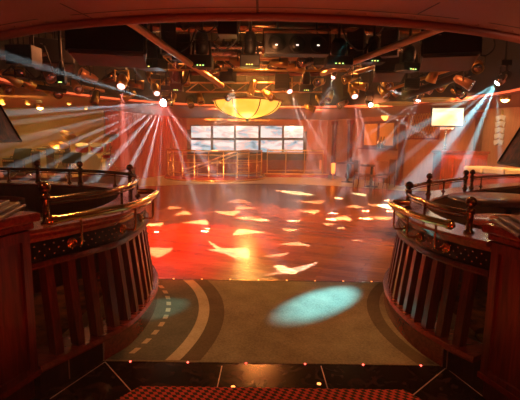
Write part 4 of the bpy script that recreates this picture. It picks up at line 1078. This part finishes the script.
# --- leaf gobos on the dance floor
def leaf(xl, yl, xr, yr, half):
    a = atz(xl, yl).xy; b = atz(xr, yr).xy; c = (a+b)/2; d = b-a
    return (c, d.length/2, half, atan2(d.y, d.x))
G1 = [(150, 246, 171, 256, .20), (217, 247, 258, 256, .22), (228, 233, 260, 230, .22), (188, 221, 213, 223, .22), (150, 223, 166, 225, .16), (175, 213, 193, 213, .25), (216, 214, 244, 213, .3), (232, 208, 253, 207, .25),
      (165, 208, 181, 207, .22), (226, 201, 251, 201, .35), (205, 241, 240, 262, .05)]
G2 = [(305, 210, 322, 213, .25), (332, 217, 355, 219, .28), (376, 216, 394, 220, .22), (346, 206, 364, 207, .22), (366, 205, 384, 206, .25), (281, 243, 313, 245, .12), (281, 230, 298, 231, .12), (353, 240, 363, 241, .06), (336, 228, 346, 228, .06),
      (266, 258, 292, 253, .06), (264, 278, 322, 264, .08), (300, 203, 330, 202, .3), (322, 224, 334, 225, .1)]
for base, G, e, col in (((-.5, 7.7, 2.5), G1, 5600, (1, .84, .66)), ((1.4, 8.6, 2.85), G2, 6000, (1, .84, .66))):
    o = spot(base, (base[0], base[1], 0), e, (1, 1, 1), 128, .1, .01)
    o.rotation_euler = (0, 0, 0)
    gobo(o, [(c.x-base[0], c.y-base[1], a_, b_, th) for c, a_, b_, th in (leaf(*g) for g in G)], base[2], col)
# red, amber and rose washes on the dance floor
spot((-1.9, 8.0, 2.4), atz(190, 238), 1900, (1, .035, .012), 56, .6)
spot((-1.25, 6.3, 2.75), atz(165, 262), 420, (1, .05, .02), 40, .7)
spot((2.2, 10.6, 2.75), atz(348, 212), 3600, (1, .05, .012), 32, .7)
spot((-.2, 9.0, 3.7), atz(250, 245), 650, (1, .42, .07), 42, .8)
spot((2.2, 6.6, 2.5), atz(385, 255), 260, (1, .5, .12), 50, .8)
spot((0, 10.5, 3.7), (0.3, 7.5, 0), 1800, (1, .27, .05), 110, .8, .1)
spot((.1, 11.5, 3.7), (.3, 14, 0), 480, (1, .36, .11), 100, .8, .1)
# carpet strip: warm light from the bulkhead edge, cyan spot from the upper right head
spot((.15, 4.2, 3.6), (.12, 3.9, 0), 48, (1, .82, .42), 46, .5, .06)
spot(HH+Vector((0, 0, -.02)), (.64, 4.03, 0), 16000, (.17, .72, 1), 5.6, .95, .02)
spot((1.2, 6.0, 3.0), atz(159, 309), 420, (.12, 1, .85), 7, .6)
# --- beams in the haze
def beams(P, ends, e, col, deg, tY):
    e *= 24
    for q in ends:
        px, py = q[0], q[1]; Y = q[2] if len(q) > 2 else tY
        spot(P, atY(px, py, Y), e*(q[3] if len(q) > 3 else 1), col, q[4] if len(q) > 4 else deg, .4, .012)
beams(HA, [(20, 122, 7.5), (40, 134, 7.5), (62, 146, 7.2), (85, 158, 7.2), (106, 168, 7), (128, 172, 7), (146, 172, 7.4), (196, 148, 7.5, .6), (100, 84, 7.5, .7), (86, 108, 7.5), (185, 170, 8, .5), (30, 146, 7.6, .7, 1.5), (74, 128, 8, .6, 1.5), (96, 140, 7.5, .8, 1.6), (118, 150, 8, .7, 1.5), (138, 150, 8.6, .7, 1.5), (160, 165, 8, .6, 1.6), (176, 140, 8.5, .6, 1.6), (120, 106, 8.4, .6, 1.5), (205, 112, 8.6, .4, 1.5), (140, 76, 8.6, .5, 1.6)], 4600, (.78, .95, 1), 2.3, 8)
beams(HB, [(126, 170, 7.5, 1, 7), (140, 176, 8, .8, 5)], 1300, (1, .22, .16), 6, 8)
beams(HC, [(198, 150, 9.0, 1, 7)], 1200, (1, .25, .2), 6, 9)
beams(HD, [(338, 172, 9.0, 1, 4), (316, 172, 8.9, .8, 4)], 3000, (1, .62, .55), 5, 9)
beams(HE, [(362, 175, 9.9, 1, 5), (378, 172, 9.9, 1, 5)], 3000, (1, .45, .38), 5, 9)
beams(HG, [(382, 86, 9, 1), (378, 150, 10.7), (360, 140, 11, .8), (400, 160, 10.7, .8), (456, 86, 9, .6)], 2400, (.9, .95, 1), 4, 9)
beams(HF, [(350, 165, 10), (398, 120, 10, .6)], 1400, (.9, .95, 1), 4, 9)
beams(HH, [(434, 158, 9.4, 1.3, 10), (466, 162, 9.0, 1.3, 7), (424, 124, 9.5, 1, 6), (540, 72, 7.6, .8, 4), (500, 150, 8, .5, 4), (442, 128, 9.6, .9, 4)], 4200, (.45, .92, 1), 6, 8)
beams(HI, [(312, 120, 8.8), (322, 118, 8.8)], 600, (.9, .95, 1), 5, 9)
# --- amber light on the far left stage and walls
for p, m_ in dl:
    if m_ == 'warm_lens': spot(p+Vector((0, 0, -.1)), p+Vector((0, .3, -2.5)), 420, (1, .58, .14), 120, .6, .06)
    else: spot(p+Vector((0, 0, -.08)), p+Vector((0, .1, -2)), 90, (1, .5, .12), 110, .6, .05)
area((-7.5, 10.5, 2.5), (-7.6, 15, 1.3), 62, (1, .62, .14), 4, .4)
spot((-3.4, 13.4, 2.5), (-4.6, 18, 1.2), 300, (1, .30, .13), 80, .6, .1)
spot((-1.5, 13.5, 2.5), (-1.3, 20, 1.0), 640, (1, .32, .14), 95, .6, .1)
spot((1.8, 13.5, 2.5), (2.4, 20, 1.0), 660, (1, .26, .10), 90, .6, .1)
spot((3.0, 11.5, 2.5), (4.8, 16, 1.0), 520, (1, .34, .12), 95, .6, .1)
spot((4.2, 9.5, 2.5), (6.6, 12, 1.0), 320, (1, .42, .2), 95, .6, .1)
spot((5.2, 6.8, 2.5), (7.6, 10, 1.2), 320, (1, .45, .24), 95, .6, .1)
point((0, 12.2, 3.4), 50, (1, .45, .1), .3)
point(bowl.location+Vector((0, 0, -.75)), 60, (1, .55, .12), .25)
# rig: unseen lamps added for warm glow on the pipes and cans, red on the recess
point((-2.2, 9.8, 3.3), 25, (1, .42, .14), .2); point((2.2, 9.8, 3.3), 25, (1, .42, .14), .2)
spot((0, 6.0, 2.7), (0, 9.4, 3.6), 60, (1, .36, .12), 120, .8, .2)
point((-3.0, 7.4, 3.1), 22, (1, .3, .1), .2); point((3.3, 7.6, 3.1), 16, (1, .3, .1), .2)
# --- near side: unseen red areas and spot added for the bulkhead and the woodwork
sa = area((0, 2.0, .12), (0, 2.6, 2.6), 7.5, (1, .11, .035), 2.4, .4); sa.data.spread = radians(110)
area((-.1, -.9, 2.3), (0, 3, .8), 6.5, (1, .032, .025), 2.5, .8)
spot((0, .6, 2.5), (0, 2.2, 0), 5, (1, .05, .04), 70, .7, .1)
point((-1.60, 2.36, 1.155+.50), 1.2, (1, .35, .12), .04)
point((1.60, 2.30, 1.115+.47), 1.2, (1, .35, .12), .04)
point((-2.5, 3.6, 2.3), 1.5, (1, .2, .1), .1); point((2.6, 3.9, 2.3), 3, (1, .36, .2), .1)

# ================================================================== render settings
SC.view_settings.view_transform = 'Standard'; SC.view_settings.look = 'None'; SC.view_settings.gamma = 1; SC.view_settings.use_curve_mapping = False
SC.view_settings.exposure = 0
cy = SC.cycles
cy.max_bounces = 6; cy.diffuse_bounces = 3; cy.glossy_bounces = 3; cy.transparent_max_bounces = 12; cy.volume_bounces = 0
cy.sample_clamp_indirect = 4; cy.use_denoising = True; cy.blur_glossy = .5; cy.caustics_reflective = False; cy.caustics_refractive = False
